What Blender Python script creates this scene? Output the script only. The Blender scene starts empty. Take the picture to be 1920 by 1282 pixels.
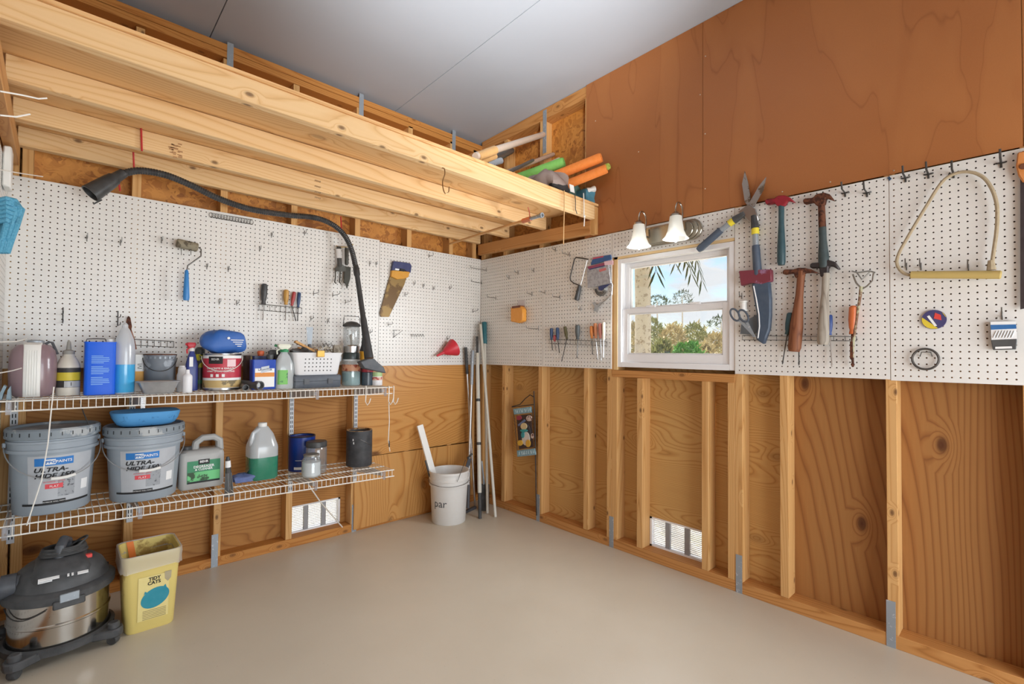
import bpy, math, random
import numpy as np
from mathutils import Vector, Matrix
random.seed(7)
IN = 0.0254                      # all lengths below are inches, converted when a mesh is built
SC = bpy.context.scene
COL = SC.collection

# ------------------------------------------------------------------ camera
CAMP = Vector((-102.294, -125.57, 48.155)); FPX = 919.56
_y, _p, _r = (math.radians(a) for a in (47.126, 1.275, 0.476))
_F = Vector((math.cos(_p)*math.cos(_y), math.cos(_p)*math.sin(_y), math.sin(_p)))
_R = Vector((math.sin(_y), -math.cos(_y), 0)); _U = _R.cross(_F)
_R2 = math.cos(_r)*_R + math.sin(_r)*_U; _U2 = -math.sin(_r)*_R + math.cos(_r)*_U
cd = bpy.data.cameras.new('camera'); cam = bpy.data.objects.new('camera', cd); COL.objects.link(cam)
cd.sensor_fit = 'HORIZONTAL'; cd.sensor_width = 36; cd.lens = 36*FPX/1920; cd.clip_start = .02; cd.clip_end = 400
m3 = Matrix((_R2, _U2, -_F)).transposed()
cam.matrix_world = Matrix.Translation(CAMP*IN) @ m3.to_4x4()
SC.camera = cam

# ------------------------------------------------------------------ world, sun, lights, exposure
def new_mat(name):
    m = bpy.data.materials.new(name); m.use_nodes = True
    return m, m.node_tree.nodes, m.node_tree.links
w = bpy.data.worlds.new('sky'); SC.world = w; w.use_nodes = True
wn, wl = w.node_tree.nodes, w.node_tree.links
bg = wn['Background']; tc = wn.new('ShaderNodeTexCoord')
sky = wn.new('ShaderNodeTexSky'); sky.sky_type = 'NISHITA'; sky.sun_disc = False
sky.sun_elevation = math.radians(58); sky.sun_rotation = math.radians(45); sky.air_density = 1.0; sky.dust_density = .6; sky.ozone_density = 2.0
skm = wn.new('ShaderNodeVectorMath'); skm.operation = 'SCALE'; skm.inputs['Scale'].default_value = .17
wl.new(sky.outputs[0], skm.inputs[0])
mp = wn.new('ShaderNodeMapping'); mp.inputs['Scale'].default_value = (1, 1, 2.6)
wl.new(tc.outputs['Generated'], mp.inputs[0])
nz = wn.new('ShaderNodeTexNoise'); nz.inputs['Scale'].default_value = 8.5; nz.inputs['Detail'].default_value = 7; nz.inputs['Roughness'].default_value = .55
wl.new(mp.outputs[0], nz.inputs['Vector'])
cr = wn.new('ShaderNodeValToRGB'); cr.color_ramp.elements[0].position = .40; cr.color_ramp.elements[1].position = .56
wl.new(nz.outputs['Fac'], cr.inputs[0])
mx = wn.new('ShaderNodeMix'); mx.data_type = 'RGBA'
wl.new(cr.outputs[0], mx.inputs[0]); wl.new(skm.outputs[0], mx.inputs[6]); mx.inputs[7].default_value = (.93, .95, 1.0, 1)
wl.new(mx.outputs[2], bg.inputs[0]); bg.inputs[1].default_value = 1.0

def light(name, kind, loc, energy, color=(1, 1, 1), aim=None, size=(1, 1), **kw):
    d = bpy.data.lights.new(name, kind); o = bpy.data.objects.new(name, d); COL.objects.link(o)
    d.energy = energy; d.color = color; o.location = Vector(loc)*IN
    if kind == 'AREA':
        d.shape = 'RECTANGLE'; d.size = size[0]*IN; d.size_y = size[1]*IN
    if aim is not None:
        o.rotation_euler = (Vector(aim)-Vector(loc)).to_track_quat('-Z', 'Y').to_euler()
    for k, v in kw.items(): setattr(d, k, v)
    return o
light('sun', 'SUN', (200, 200, 400), 12, (1, .95, .86), aim=(200-.43, 200-.43, 400-1.15), angle=math.radians(.6))
# area lamps added at the unseen door opening and the window, brightening the room
light('door_fill', 'AREA', (-55, -192, 35), 86, (.85, .935, 1), aim=(-55, 0, 18), size=(96, 64))
light('window_fill', 'AREA', (-1.0, -68.4, 58), 24, (.90, .96, 1), aim=(-60, -62, 57), size=(24, 20))
# photographer's flash bounced off the ceiling, from beside the camera
light('bounced_flash', 'SPOT', (-76, -122, 74), 430, (.93, .97, 1), aim=(-43, -62, 119.5), spot_size=math.radians(58), spot_blend=1, shadow_soft_size=.12)
SC.view_settings.view_transform = 'Standard'; SC.view_settings.look = 'None'
SC.view_settings.exposure = 0.04; SC.view_settings.gamma = 1; SC.view_settings.use_curve_mapping = False

SC.cycles.max_bounces = 7; SC.cycles.diffuse_bounces = 4; SC.cycles.adaptive_threshold = .03

# ------------------------------------------------------------------ photo ray -> point on a real plane of the room (inches)
def ray(u, v): return _F + _R2*((u-960)/FPX) + _U2*((641-v)/FPX)
def onplane(u, v, ax, val):
    r = ray(u, v); return CAMP + r*((val-CAMP[ax])/r[ax])
def pL(u, v, o=0.): return onplane(u, v, 1, -o)          # o inches out from the left wall
def pR(u, v, o=0.): return onplane(u, v, 0, -o)          # o inches out from the right wall
def pZ(u, v, z=0.): return onplane(u, v, 2, z)
def cylfit(uL, uR, v, yc):
    """plan circle (x, radius) with its centre at y=-yc that fills the photo columns uL..uR"""
    a = ray(uL, v).xy.normalized(); b = ray(uR, v).xy.normalized()
    m = (a+b).normalized(); h = math.acos(max(-1, min(1, a.dot(b))))/2
    t = (-yc-CAMP.y)/m.y
    return CAMP.x+m.x*t, t*math.sin(h)
def camang(x, y): return math.atan2(CAMP.y-y, CAMP.x-x)

# ------------------------------------------------------------------ mesh builder
def frame(d):
    d = d.normalized(); a = Vector((0, 0, 1)) if abs(d.z) < .9 else Vector((1, 0, 0))
    x = d.cross(a).normalized(); return x, d.cross(x), d
def rr(hx, hy, r, n=4):
    """rounded rectangle outline, counter-clockwise"""
    r = min(r, hx, hy); out = []
    for cx, cy, a0 in ((hx-r, hy-r, 0), (-hx+r, hy-r, 90), (-hx+r, -hy+r, 180), (hx-r, -hy+r, 270)):
        for i in range(n+1):
            a = math.radians(a0+90*i/n); out.append((cx+r*math.cos(a), cy+r*math.sin(a)))
    return out
def circ(r, n=20, ry=None): return [(r*math.cos(2*math.pi*i/n), (ry or r)*math.sin(2*math.pi*i/n)) for i in range(n)]
class MB:
    def __init__(s): s.v = []; s.f = []; s.m = []; s.cur = 0
    def add(s, vs, fs):
        b = len(s.v); s.v += [Vector(p) for p in vs]
        for f in fs: s.f.append(tuple(b+i for i in f)); s.m.append(s.cur)
        return s
    def mat(s, i): s.cur = i; return s
    def box(s, x0, x1, y0, y1, z0, z1):
        vs = [(x, y, z) for x in (x0, x1) for y in (y0, y1) for z in (z0, z1)]
        return s.add(vs, [(0, 1, 3, 2), (4, 6, 7, 5), (0, 4, 5, 1), (2, 3, 7, 6), (0, 2, 6, 4), (1, 5, 7, 3)])
    def obox(s, c, ex, ey, ez):
        """box from a centre and three half-edge vectors"""
        c = Vector(c); vs = [c+a*Vector(ex)+b*Vector(ey)+d*Vector(ez) for a in (-1, 1) for b in (-1, 1) for d in (-1, 1)]
        return s.add(vs, [(0, 1, 3, 2), (4, 6, 7, 5), (0, 4, 5, 1), (2, 3, 7, 6), (0, 2, 6, 4), (1, 5, 7, 3)])
    def ybox(s, c, hx, hy, hz, a=0):
        ca, sa = math.cos(a), math.sin(a)
        return s.obox(c, (hx*ca, hx*sa, 0), (-hy*sa, hy*ca, 0), (0, 0, hz))
    def bar(s, p0, p1, wdt, thk, up=(0, 0, 1)):
        p0, p1 = Vector(p0), Vector(p1); d = p1-p0; x = d.cross(Vector(up)).normalized(); y = x.cross(d).normalized()
        return s.obox((p0+p1)/2, x*(wdt/2), y*(thk/2), d/2)
    def loft(s, secs, cap0=True, cap1=True, closed=False):
        n = len(secs[0]); vs = [p for q in secs for p in q]; fs = []
        k = len(secs)
        for i in range(k if closed else k-1):
            a, b = i*n, ((i+1) % k)*n
            for j in range(n): fs.append((a+j, a+(j+1) % n, b+(j+1) % n, b+j))
        if not closed:
            if cap0: fs.append(tuple(range(n))[::-1])
            if cap1: fs.append(tuple((k-1)*n+j for j in range(n)))
        return s.add(vs, fs)
    def tube(s, pts, r, n=8, closed=False, caps=True):
        pts = [Vector(p) for p in pts]; k = len(pts); rs = r if isinstance(r, (list, tuple)) else [r]*k
        secs = []; x = None
        for i, p in enumerate(pts):
            a = pts[i-1] if (i or closed) else p; b = pts[(i+1) % k] if (i < k-1 or closed) else p
            d = (b-a).normalized()
            if x is None: x = frame(d)[0]
            x = (x-d*x.dot(d)).normalized(); y = d.cross(x)
            secs.append([p+(x*math.cos(t)+y*math.sin(t))*rs[i] for t in (2*math.pi*j/n for j in range(n))])
        return s.loft(secs, caps, caps, closed)
    def spin(s, p0, p1, prof, n=16, caps=True):
        """round part between two points; prof = [(fraction along, radius)]"""
        p0, p1 = Vector(p0), Vector(p1); d = p1-p0; x, y, _ = frame(d)
        secs = [[p0+d*t+(x*math.cos(a)+y*math.sin(a))*max(r, 1e-3) for a in (2*math.pi*j/n for j in range(n))] for t, r in prof]
        return s.loft(secs, caps, caps)
    def lathe(s, c, prof, n=28, sx=1, sy=1, a0=0, caps=True):
        """upright round part; prof = [(radius, height)]"""
        c = Vector(c)
        secs = [[c+Vector((max(r, 1e-3)*sx*math.cos(a), max(r, 1e-3)*sy*math.sin(a), h)) for a in (a0+2*math.pi*j/n for j in range(n))] for r, h in prof]
        return s.loft(secs, caps, caps)
    def secs(s, c, prof, ang=0, cap0=True, cap1=True):
        """upright part from outlines; prof = [(outline2d, height)]"""
        c = Vector(c); ca, sa = math.cos(ang), math.sin(ang)
        return s.loft([[c+Vector((x*ca-y*sa, x*sa+y*ca, h)) for x, y in o] for o, h in prof], cap0, cap1)
    def prism(s, pts, vec):
        pts = [Vector(p) for p in pts]; vec = Vector(vec); n = len(pts)
        return s.add(pts+[p+vec for p in pts], [tuple(range(n))[::-1], tuple(n+i for i in range(n))]+[(i, (i+1) % n, n+(i+1) % n, n+i) for i in range(n)])
    def ell(s, c, rx, ry, rz, n=16, k=10):
        c = Vector(c)
        secs = [[c+Vector((rx*math.sin(f)*math.cos(a), ry*math.sin(f)*math.sin(a), -rz*math.cos(f))) for a in (2*math.pi*j/n for j in range(n))]
                for f in (math.pi*(i+.02)/(k+.04) for i in range(k+1))]
        return s.loft(secs)
    def torus(s, c, ax, ay, R, r, n=28, k=8, a0=0, a1=360, Ry=None):
        c, ax, ay = Vector(c), Vector(ax), Vector(ay); full = a1-a0 >= 360
        pts = [c+ax*(R*math.cos(t))+ay*((Ry or R)*math.sin(t)) for t in (math.radians(a0+(a1-a0)*i/n) for i in range(n if full else n+1))]
        return s.tube(pts, r, k, closed=full)
    def cpatch(s, c, r, a0, a1, z0, z1, n=14, sx=1, sy=1, zf=None, r1=None, thk=.02):
        """thin label wrapped on an upright cylinder (outer sheet plus its rim)"""
        c = Vector(c); vs = []; fs = []
        for i in range(n+1):
            a = a0+(a1-a0)*i/n
            for z, rad in ((z0, r), (z1, r1 or r)):
                vs.append(c+Vector(((rad+thk)*sx*math.cos(a), (rad+thk)*sy*math.sin(a), z)))
        for i in range(n): fs.append((2*i, 2*i+2, 2*i+3, 2*i+1))
        return s.add(vs, fs)
    def quad(s, a, b, c, d): return s.add([a, b, c, d], [(0, 1, 2, 3)])
    def flatL(s, pix, o, t): return s.prism([pL(u, v, o) for u, v in pix], (0, -t, 0))
    def flatR(s, pix, o, t): return s.prism([pR(u, v, o) for u, v in pix], (-t, 0, 0))
    def tubeL(s, pix, r, n=6, o=.5, **k): return s.tube([pL(*(p if len(p) > 2 else (p[0], p[1], o))) for p in pix], r, n, **k)
    def tubeR(s, pix, r, n=6, o=.5, **k): return s.tube([pR(*(p if len(p) > 2 else (p[0], p[1], o))) for p in pix], r, n, **k)
    def build(s, name, mat, parent=None, loc=None, kind=None, smooth=35, bevel=0):
        me = bpy.data.meshes.new(name)
        M = WM.get(parent.name) if parent else (Matrix.Translation(Vector(loc)) if loc is not None else Matrix())
        Mi = M.inverted()
        me.from_pydata([(Mi @ p)*IN for p in s.v], [], s.f)
        mats = mat if isinstance(mat, (list, tuple)) else [mat]
        for k in mats: me.materials.append(k)
        if len(mats) > 1: me.polygons.foreach_set('material_index', s.m)
        if smooth:
            me.polygons.foreach_set('use_smooth', [True]*len(s.f)); me.set_sharp_from_angle(angle=math.radians(smooth))
        me.update()
        o = bpy.data.objects.new(name, me); COL.objects.link(o)
        if parent: o.parent = parent
        elif loc is not None: o.location = Vector(loc)*IN
        WM[o.name] = M
        if kind: o['kind'] = kind
        if bevel:
            b = o.modifiers.new('edge', 'BEVEL'); b.width = bevel*IN; b.segments = 1; b.limit_method = 'ANGLE'; b.angle_limit = math.radians(40)
        return o
    def base(s):
        xs = [p.x for p in s.v]; ys = [p.y for p in s.v]; zs = [p.z for p in s.v]
        return Vector(((min(xs)+max(xs))/2, (min(ys)+max(ys))/2, min(zs)))
WM = {}
def thing(name, label, cat, loc, group=None, rotz=0):
    o = bpy.data.objects.new(name, None); COL.objects.link(o); o.empty_display_size = .05
    o.location = Vector(loc)*IN; o.rotation_euler = (0, 0, rotz)
    o['label'] = label; o['category'] = cat
    if group: o['group'] = group
    WM[o.name] = Matrix.Translation(Vector(loc)) @ Matrix.Rotation(rotz, 4, 'Z')
    return o
def tag(o, label, cat, group=None):
    o['label'] = label; o['category'] = cat
    if group: o['group'] = group
    return o
def single(mb, name, mat, label, cat, group=None, **k):
    return tag(mb.build(name, mat, loc=mb.base(), **k), label, cat, group)
def struct(o): o['kind'] = 'structure'; return o
def dup(root, delta, label=None, group=None):
    """copy of a thing with its parts and sub-parts, moved by delta inches"""
    def cp(o, par):
        c = o.copy(); COL.objects.link(c); c.parent = par
        for ch in o.children: cp(ch, c)
        return c
    r = cp(root, None); r.location = root.location+Vector(delta)*IN
    if label: r['label'] = label
    if group: r['group'] = group
    return r
DG = None
def text(s_, size, mat, parent, o, rgt, up, name='lettering', align='CENTER', shear=0, bold=0, fmap=None, sx=1):
    """flat print: letters as thin mesh at o, running along rgt"""
    c = bpy.data.curves.new('txt', 'FONT'); c.body = s_; c.size = 1; c.align_x = align; c.align_y = 'CENTER'; c.shear = shear; c.offset = bold; c.resolution_u = 2
    ob = bpy.data.objects.new('txt', c); COL.objects.link(ob)
    me = bpy.data.meshes.new_from_object(ob.evaluated_get(bpy.context.evaluated_depsgraph_get()))
    bpy.data.objects.remove(ob)
    mb = MB(); o = Vector(o) if fmap is None else o
    if fmap is None:
        rgt = Vector(rgt).normalized(); up = Vector(up).normalized()
        vs = [o+rgt*(v.co.x*size*sx)+up*(v.co.y*size) for v in me.vertices]
    else: vs = [fmap(v.co.x*size*sx, v.co.y*size) for v in me.vertices]
    mb.add(vs, [tuple(p.vertices) for p in me.polygons])
    bpy.data.meshes.remove(me); bpy.data.curves.remove(c)
    return mb.build(name, mat, parent, smooth=0)
def cylmap(c, r, a, z, thk=.05, sx=1, sy=1, skew=0):
    """text map onto an upright cylinder; a = angle of the text's middle"""
    c = Vector(c)
    return lambda x, y: c+Vector(((r+thk)*sx*math.cos(a+x/r), (r+thk)*sy*math.sin(a+x/r), z+y+skew*x))

# ------------------------------------------------------------------ materials (procedural)
def srgb(h):
    if isinstance(h, str): h = tuple(int(h[i:i+2], 16) for i in (0, 2, 4))
    return tuple(((c/255)/12.92 if c/255 <= .04045 else ((c/255+.055)/1.055)**2.4) for c in h)+(1,)
def mixc(a, b, t): return tuple(a[i]*(1-t)+b[i]*t for i in range(3))+(1,)
def ramp(n, fac, l, stops):
    r = n.new('ShaderNodeValToRGB'); e = r.color_ramp.elements
    while len(e) < len(stops): e.new(.5)
    for el, (p, c) in zip(e, stops): el.position = p; el.color = c if len(c) == 4 else tuple(c)+(1,)
    l.new(fac, r.inputs[0]); return r.outputs[0]
def nmath(n, l, op, a, b=None):
    m = n.new('ShaderNodeMath'); m.operation = op
    for i, q in enumerate((a, b)):
        if q is None: continue
        if isinstance(q, (int, float)): m.inputs[i].default_value = q
        else: l.new(q, m.inputs[i])
    return m.outputs[0]
def noise(n, l, vec, scale, detail=3, rough=.5, dist=0):
    t = n.new('ShaderNodeTexNoise'); t.inputs['Scale'].default_value = scale; t.inputs['Detail'].default_value = detail
    t.inputs['Roughness'].default_value = rough; t.inputs['Distortion'].default_value = dist
    if vec is not None: l.new(vec, t.inputs['Vector'])
    return t.outputs['Fac']
def mixn(n, l, fac, a, b, typ='MIX'):
    m = n.new('ShaderNodeMix'); m.data_type = 'RGBA'; m.blend_type = typ
    for i, q in ((0, fac), (6, a), (7, b)):
        if isinstance(q, (int, float)): m.inputs[i].default_value = q
        elif isinstance(q, tuple): m.inputs[i].default_value = q
        else: l.new(q, m.inputs[i])
    return m.outputs[2]
def bumpn(n, l, h, strength, dist, bsdf):
    b = n.new('ShaderNodeBump'); b.inputs['Strength'].default_value = strength; b.inputs['Distance'].default_value = dist
    l.new(h, b.inputs['Height']); l.new(b.outputs[0], bsdf.inputs['Normal'])
def coords(n, l, scale=(1, 1, 1), rnd=True, kind='Object', rot=(0, 0, 0)):
    t = n.new('ShaderNodeTexCoord'); vec = t.outputs[kind]
    if rnd:
        oi = n.new('ShaderNodeObjectInfo'); vm = n.new('ShaderNodeVectorMath'); vm.operation = 'SCALE'; cx = n.new('ShaderNodeCombineXYZ')
        l.new(oi.outputs['Random'], cx.inputs[0]); l.new(nmath(n, l, 'MULTIPLY', oi.outputs['Random'], 7.3), cx.inputs[1]); l.new(nmath(n, l, 'MULTIPLY', oi.outputs['Random'], 3.1), cx.inputs[2])
        l.new(cx.outputs[0], vm.inputs[0]); vm.inputs['Scale'].default_value = 9
        ad = n.new('ShaderNodeVectorMath'); ad.operation = 'ADD'; l.new(vec, ad.inputs[0]); l.new(vm.outputs[0], ad.inputs[1]); vec = ad.outputs[0]
    mpn = n.new('ShaderNodeMapping'); mpn.inputs['Scale'].default_value = scale; mpn.inputs['Rotation'].default_value = rot
    l.new(vec, mpn.inputs[0]); return mpn.outputs[0]
def pm(name, col, rough=.5, metal=0, var=.10, scale=30, bump=0, spec=.5, trans=0, ior=1.45, coat=0, alpha=1, sss=0, emit=None):
    m, n, l = new_mat(name); b = n['Principled BSDF']; c = srgb(col)
    v = coords(n, l); f = noise(n, l, v, scale, 4)
    l.new(mixn(n, l, f, mixc(c, (0, 0, 0), var), mixc(c, (1, 1, 1), var*.5)), b.inputs['Base Color'])
    b.inputs['Roughness'].default_value = rough; b.inputs['Metallic'].default_value = metal
    b.inputs['Specular IOR Level'].default_value = spec; b.inputs['Transmission Weight'].default_value = trans; b.inputs['IOR'].default_value = ior
    b.inputs['Coat Weight'].default_value = coat; b.inputs['Alpha'].default_value = alpha
    if bump: bumpn(n, l, f, bump, .002, b)
    if emit: b.inputs['Emission Color'].default_value = srgb(emit[0]); b.inputs['Emission Strength'].default_value = emit[1]
    return m
def wood(name, light_, mid, dark, axis, stretch=14, rings=9, cross=4.2, knots=.5, rough=.6, fiber=.25, kscale=3.2, spec=.35, wav=.7):
    """plain-sawn grain: level lines of a stretched noise; axis = grain direction 0/1/2"""
    m, n, l = new_mat(name); b = n['Principled BSDF']
    sc = [cross]*3; sc[axis] = cross/stretch
    v = coords(n, l, tuple(sc))
    nz_ = noise(n, l, v, 1.0, 1.6, .4, .15)
    sp = n.new('ShaderNodeSeparateXYZ'); l.new(coords(n, l), sp.inputs[0])
    o1, o2 = [sp.outputs[i] for i in range(3) if i != axis]
    base = nmath(n, l, 'ADD', nmath(n, l, 'MULTIPLY', nz_, wav), nmath(n, l, 'ADD', o1, o2))
    if knots:
        kv = n.new('ShaderNodeCombineXYZ'); l.new(nmath(n, l, 'MULTIPLY', nmath(n, l, 'ADD', o1, o2), kscale), kv.inputs[0]); l.new(nmath(n, l, 'MULTIPLY', sp.outputs[axis], kscale*.55), kv.inputs[1])
        vo = n.new('ShaderNodeTexVoronoi'); vo.voronoi_dimensions = '2D'; vo.inputs['Scale'].default_value = 1; vo.inputs['Randomness'].default_value = 1; l.new(kv.outputs[0], vo.inputs['Vector'])
        sc_ = n.new('ShaderNodeSeparateColor'); l.new(vo.outputs['Color'], sc_.inputs[0]); gate = nmath(n, l, 'LESS_THAN', sc_.outputs[0], .45)
        halo = nmath(n, l, 'MULTIPLY', ramp(n, vo.outputs['Distance'], l, [(0, (1, 1, 1)), (.08, (.6, .6, .6)), (.15, (.22, .22, .22)), (.25, (0, 0, 0))]), gate)
        base = nmath(n, l, 'ADD', base, nmath(n, l, 'MULTIPLY', halo, .13))
    g = nmath(n, l, 'FRACT', nmath(n, l, 'MULTIPLY', base, rings))
    col = ramp(n, g, l, [(0, srgb(mid)), (.12, srgb(light_)), (.62, srgb(light_)), (.86, srgb(mid)), (.95, mixc(srgb(mid), srgb(dark), .6)), (1, srgb(mid))])
    fs = [95]*3; fs[axis] = 4
    fv = coords(n, l, tuple(fs)); fb = noise(n, l, fv, 1, 2)
    col = mixn(n, l, nmath(n, l, 'MULTIPLY', fb, fiber), col, srgb(dark))
    big = noise(n, l, coords(n, l, (1, 1, 1)), 2.2, 2)
    col = mixn(n, l, nmath(n, l, 'MULTIPLY', big, .35), col, srgb(mid))
    if knots:
        k = ramp(n, vo.outputs['Distance'], l, [(0, (1, 1, 1)), (.045, (.85, .85, .85)), (.07, (.3, .3, .3)), (.1, (0, 0, 0))])
        col = mixn(n, l, nmath(n, l, 'MULTIPLY', nmath(n, l, 'MULTIPLY', k, gate), knots), col, srgb((78, 40, 18)))
    l.new(col, b.inputs['Base Color']); b.inputs['Roughness'].default_value = rough; b.inputs['Specular IOR Level'].default_value = spec
    bumpn(n, l, fb, .12, .001, b)
    return m
def speck(name, col, rough, spots, scale, thr, metal=0, spec=.5):
    """plain surface with scattered dirt spots"""
    m, n, l = new_mat(name); b = n['Principled BSDF']
    f = noise(n, l, coords(n, l), scale, 5, .65); big = noise(n, l, coords(n, l), 6, 3)
    c = mixn(n, l, big, mixc(srgb(col), (0, 0, 0), .14), srgb(col))
    k = ramp(n, f, l, [(0, (0, 0, 0)), (thr, (0, 0, 0)), (min(1, thr+.05), (1, 1, 1))])
    l.new(mixn(n, l, k, c, srgb(spots)), b.inputs['Base Color'])
    b.inputs['Roughness'].default_value = rough; b.inputs['Metallic'].default_value = metal; b.inputs['Specular IOR Level'].default_value = spec
    return m

# ------------------------------------------------------------------ shared materials
M_stud = wood('stud_pine', (214, 168, 110), (201, 151, 92), (170, 117, 64), 2, 22, 34, 7, .8, kscale=9)
M_studx = wood('plate_pine_x', (196, 136, 70), (180, 116, 52), (140, 82, 32), 0, 22, 34, 7, .6, kscale=7)
M_study = wood('plate_pine_y', (200, 144, 84), (182, 124, 66), (146, 92, 44), 1, 22, 34, 7, .6, kscale=7)
M_loftx = wood('loft_pine_x', (232, 198, 150), (224, 184, 132), (196, 148, 94), 0, 16, 20, 5, .8, kscale=8, wav=1.1)
M_lofty = wood('loft_pine_y', (206, 154, 98), (192, 136, 80), (160, 106, 58), 1, 18, 30, 5, .8, kscale=8)
M_deck = wood('deck_plywood', (228, 186, 132), (216, 168, 112), (186, 132, 78), 0, 5, 15, 3.2, .4, wav=1.6)
M_plyH = wood('plywood_right_horizontal', (208, 166, 104), (194, 146, 84), (156, 108, 56), 1, 5, 46, 4, .3, kscale=3, wav=.9)
M_plyV = wood('plywood_right_vertical', (168, 118, 66), (152, 100, 52), (110, 68, 34), 2, 9, 34, 3.2, .95, kscale=3.6, wav=.55)
M_plyL = wood('plywood_left_horizontal', (182, 128, 66), (164, 108, 50), (126, 80, 36), 0, 6, 34, 3, .8, kscale=3, wav=1.0)
M_plyP = wood('plywood_panel_orange', (206, 152, 86), (190, 130, 64), (148, 92, 42), 0, 5, 34, 2.8, .85, kscale=3, wav=1.1, rough=.38, spec=.5)
M_plyQ = wood('plywood_panel_lower', (204, 152, 88), (188, 130, 66), (148, 94, 44), 2, 4, 30, 2.8, .5, rough=.42, spec=.5)
def osb():
    m, n, l = new_mat('oriented_strand_board'); b = n['Principled BSDF']
    v = coords(n, l, (1, 1, 1)); d = noise(n, l, v, 7, 2)
    vm = n.new('ShaderNodeVectorMath'); vm.operation = 'MULTIPLY_ADD'; l.new(d, vm.inputs[0]); vm.inputs[1].default_value = (.35, .35, .35); l.new(v, vm.inputs[2])
    outs = []
    for sc in ((11, 11, 34), (30, 30, 10)):
        mpn = n.new('ShaderNodeMapping'); mpn.inputs['Scale'].default_value = sc; l.new(vm.outputs[0], mpn.inputs[0])
        vo = n.new('ShaderNodeTexVoronoi'); vo.inputs['Scale'].default_value = 1; l.new(mpn.outputs[0], vo.inputs['Vector'])
        sx = n.new('ShaderNodeSeparateColor'); l.new(vo.outputs['Color'], sx.inputs[0]); outs.append(sx.outputs[0])
    pick = ramp(n, noise(n, l, v, 30, 1), l, [(.47, (0, 0, 0)), (.53, (1, 1, 1))])
    mm = n.new('ShaderNodeMix'); l.new(pick, mm.inputs[0]); l.new(outs[0], mm.inputs[2]); l.new(outs[1], mm.inputs[3])
    c = ramp(n, mm.outputs[0], l, [(0, srgb((150, 90, 36))), (.3, srgb((190, 124, 54))), (.7, srgb((208, 142, 66))), (1, srgb((172, 106, 42)))])
    l.new(c, b.inputs['Base Color']); b.inputs['Roughness'].default_value = .55
    bumpn(n, l, mm.outputs[0], .25, .002, b); return m
M_osb = osb()
def hardboard():
    m, n, l = new_mat('brown_hardboard'); b = n['Principled BSDF']
    v = coords(n, l, (1, 1, 1)); st = coords(n, l, (2.4, 2.4, .55))
    big = noise(n, l, st, 1.5, 2.5, .5, .6)
    line = ramp(n, big, l, [(.482, (0, 0, 0)), (.489, (.8, .8, .8)), (.493, (0, 0, 0))])
    inside = ramp(n, big, l, [(.44, (0, 0, 0)), (.49, (1, 1, 1))])
    c = mixn(n, l, noise(n, l, v, 2.4, 3), srgb((156, 97, 54)), srgb((176, 114, 66)))
    c = mixn(n, l, nmath(n, l, 'MULTIPLY', inside, .3), c, srgb((148, 86, 46)))
    c = mixn(n, l, nmath(n, l, 'MULTIPLY', line, .5), c, srgb((112, 62, 28)))
    c = mixn(n, l, nmath(n, l, 'MULTIPLY', noise(n, l, v, 240, 2), .14), c, srgb((214, 150, 96)))
    l.new(c, b.inputs['Base Color']); b.inputs['Roughness'].default_value = .45; b.inputs['Specular IOR Level'].default_value = .3
    return m
M_hard = hardboard()
def peg():
    m, n, l = new_mat('white_pegboard'); b = n['Principled BSDF']
    v = coords(n, l, rnd=False); f = noise(n, l, v, 420, 2); g = noise(n, l, v, 3, 4)
    c = mixn(n, l, g, srgb((222, 220, 216)), srgb((236, 234, 230)))
    c = mixn(n, l, nmath(n, l, 'MULTIPLY', noise(n, l, coords(n, l, (2, 2, 30), rnd=False), 2, 4), .14), c, srgb((176, 172, 168)))
    l.new(c, b.inputs['Base Color']); b.inputs['Roughness'].default_value = .36; b.inputs['Specular IOR Level'].default_value = .55
    bumpn(n, l, f, .10, .0006, b); return m
M_peg = peg(); M_holeshade = pm('hole_shade', (26, 20, 16), .9)  # near-black hole walls: the shade inside the holes is put into the colour
def floor_mat():
    m, n, l = new_mat('tan_floor_paint'); b = n['Principled BSDF']
    v = coords(n, l, rnd=False); g = noise(n, l, v, 1.6, 5, .55); f = noise(n, l, v, 190, 3)
    c = mixn(n, l, g, srgb((192, 180, 161)), srgb((208, 198, 181)))
    sp = ramp(n, noise(n, l, v, 90, 2), l, [(.74, (0, 0, 0)), (.77, (1, 1, 1))])
    c = mixn(n, l, nmath(n, l, 'MULTIPLY', sp, .35), c, srgb((120, 100, 78)))
    l.new(c, b.inputs['Base Color'])
    l.new(ramp(n, noise(n, l, v, 5, 4), l, [(.3, (.30, .30, .30)), (.7, (.48, .48, .48))]), b.inputs['Roughness'])
    bumpn(n, l, f, .22, .0012, b); return m
M_floor = floor_mat()
M_ceil = pm('white_ceiling', (176, 180, 187), .5, var=.03, scale=4)
M_vinyl = pm('white_vinyl', (238, 238, 240), .3, var=.02)
M_galv = speck('galvanised_steel', (160, 168, 176), .42, (196, 200, 204), 60, .6, metal=.35)
M_screw = pm('screw_head', (200, 190, 170), .4, .8)
M_white = pm('white_plastic', (236, 235, 231), .38, var=.04)
M_whitewire = pm('white_coated_wire', (232, 228, 220), .35, var=.05, scale=60)
M_black = pm('black_plastic', (26, 27, 30), .42, var=.2)
M_rubber = pm('black_rubber', (20, 20, 22), .6, var=.2)
M_dkgrey = pm('dark_grey_plastic', (58, 62, 70), .45, var=.15)
M_steel = pm('bright_steel', (188, 190, 192), .28, 1, var=.12, scale=18)
M_wire = pm('dull_wire', (110, 108, 104), .4, .9, var=.2)
M_dkwire = pm('dark_wire', (58, 55, 52), .5, .7, var=.2)
M_rust = speck('rusty_steel', (112, 66, 44), .75, (70, 38, 26), 40, .5, metal=.3)
M_brass = pm('brass', (200, 152, 70), .35, .9)
M_red = pm('red_plastic', (206, 34, 54), .38, var=.08)
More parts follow.
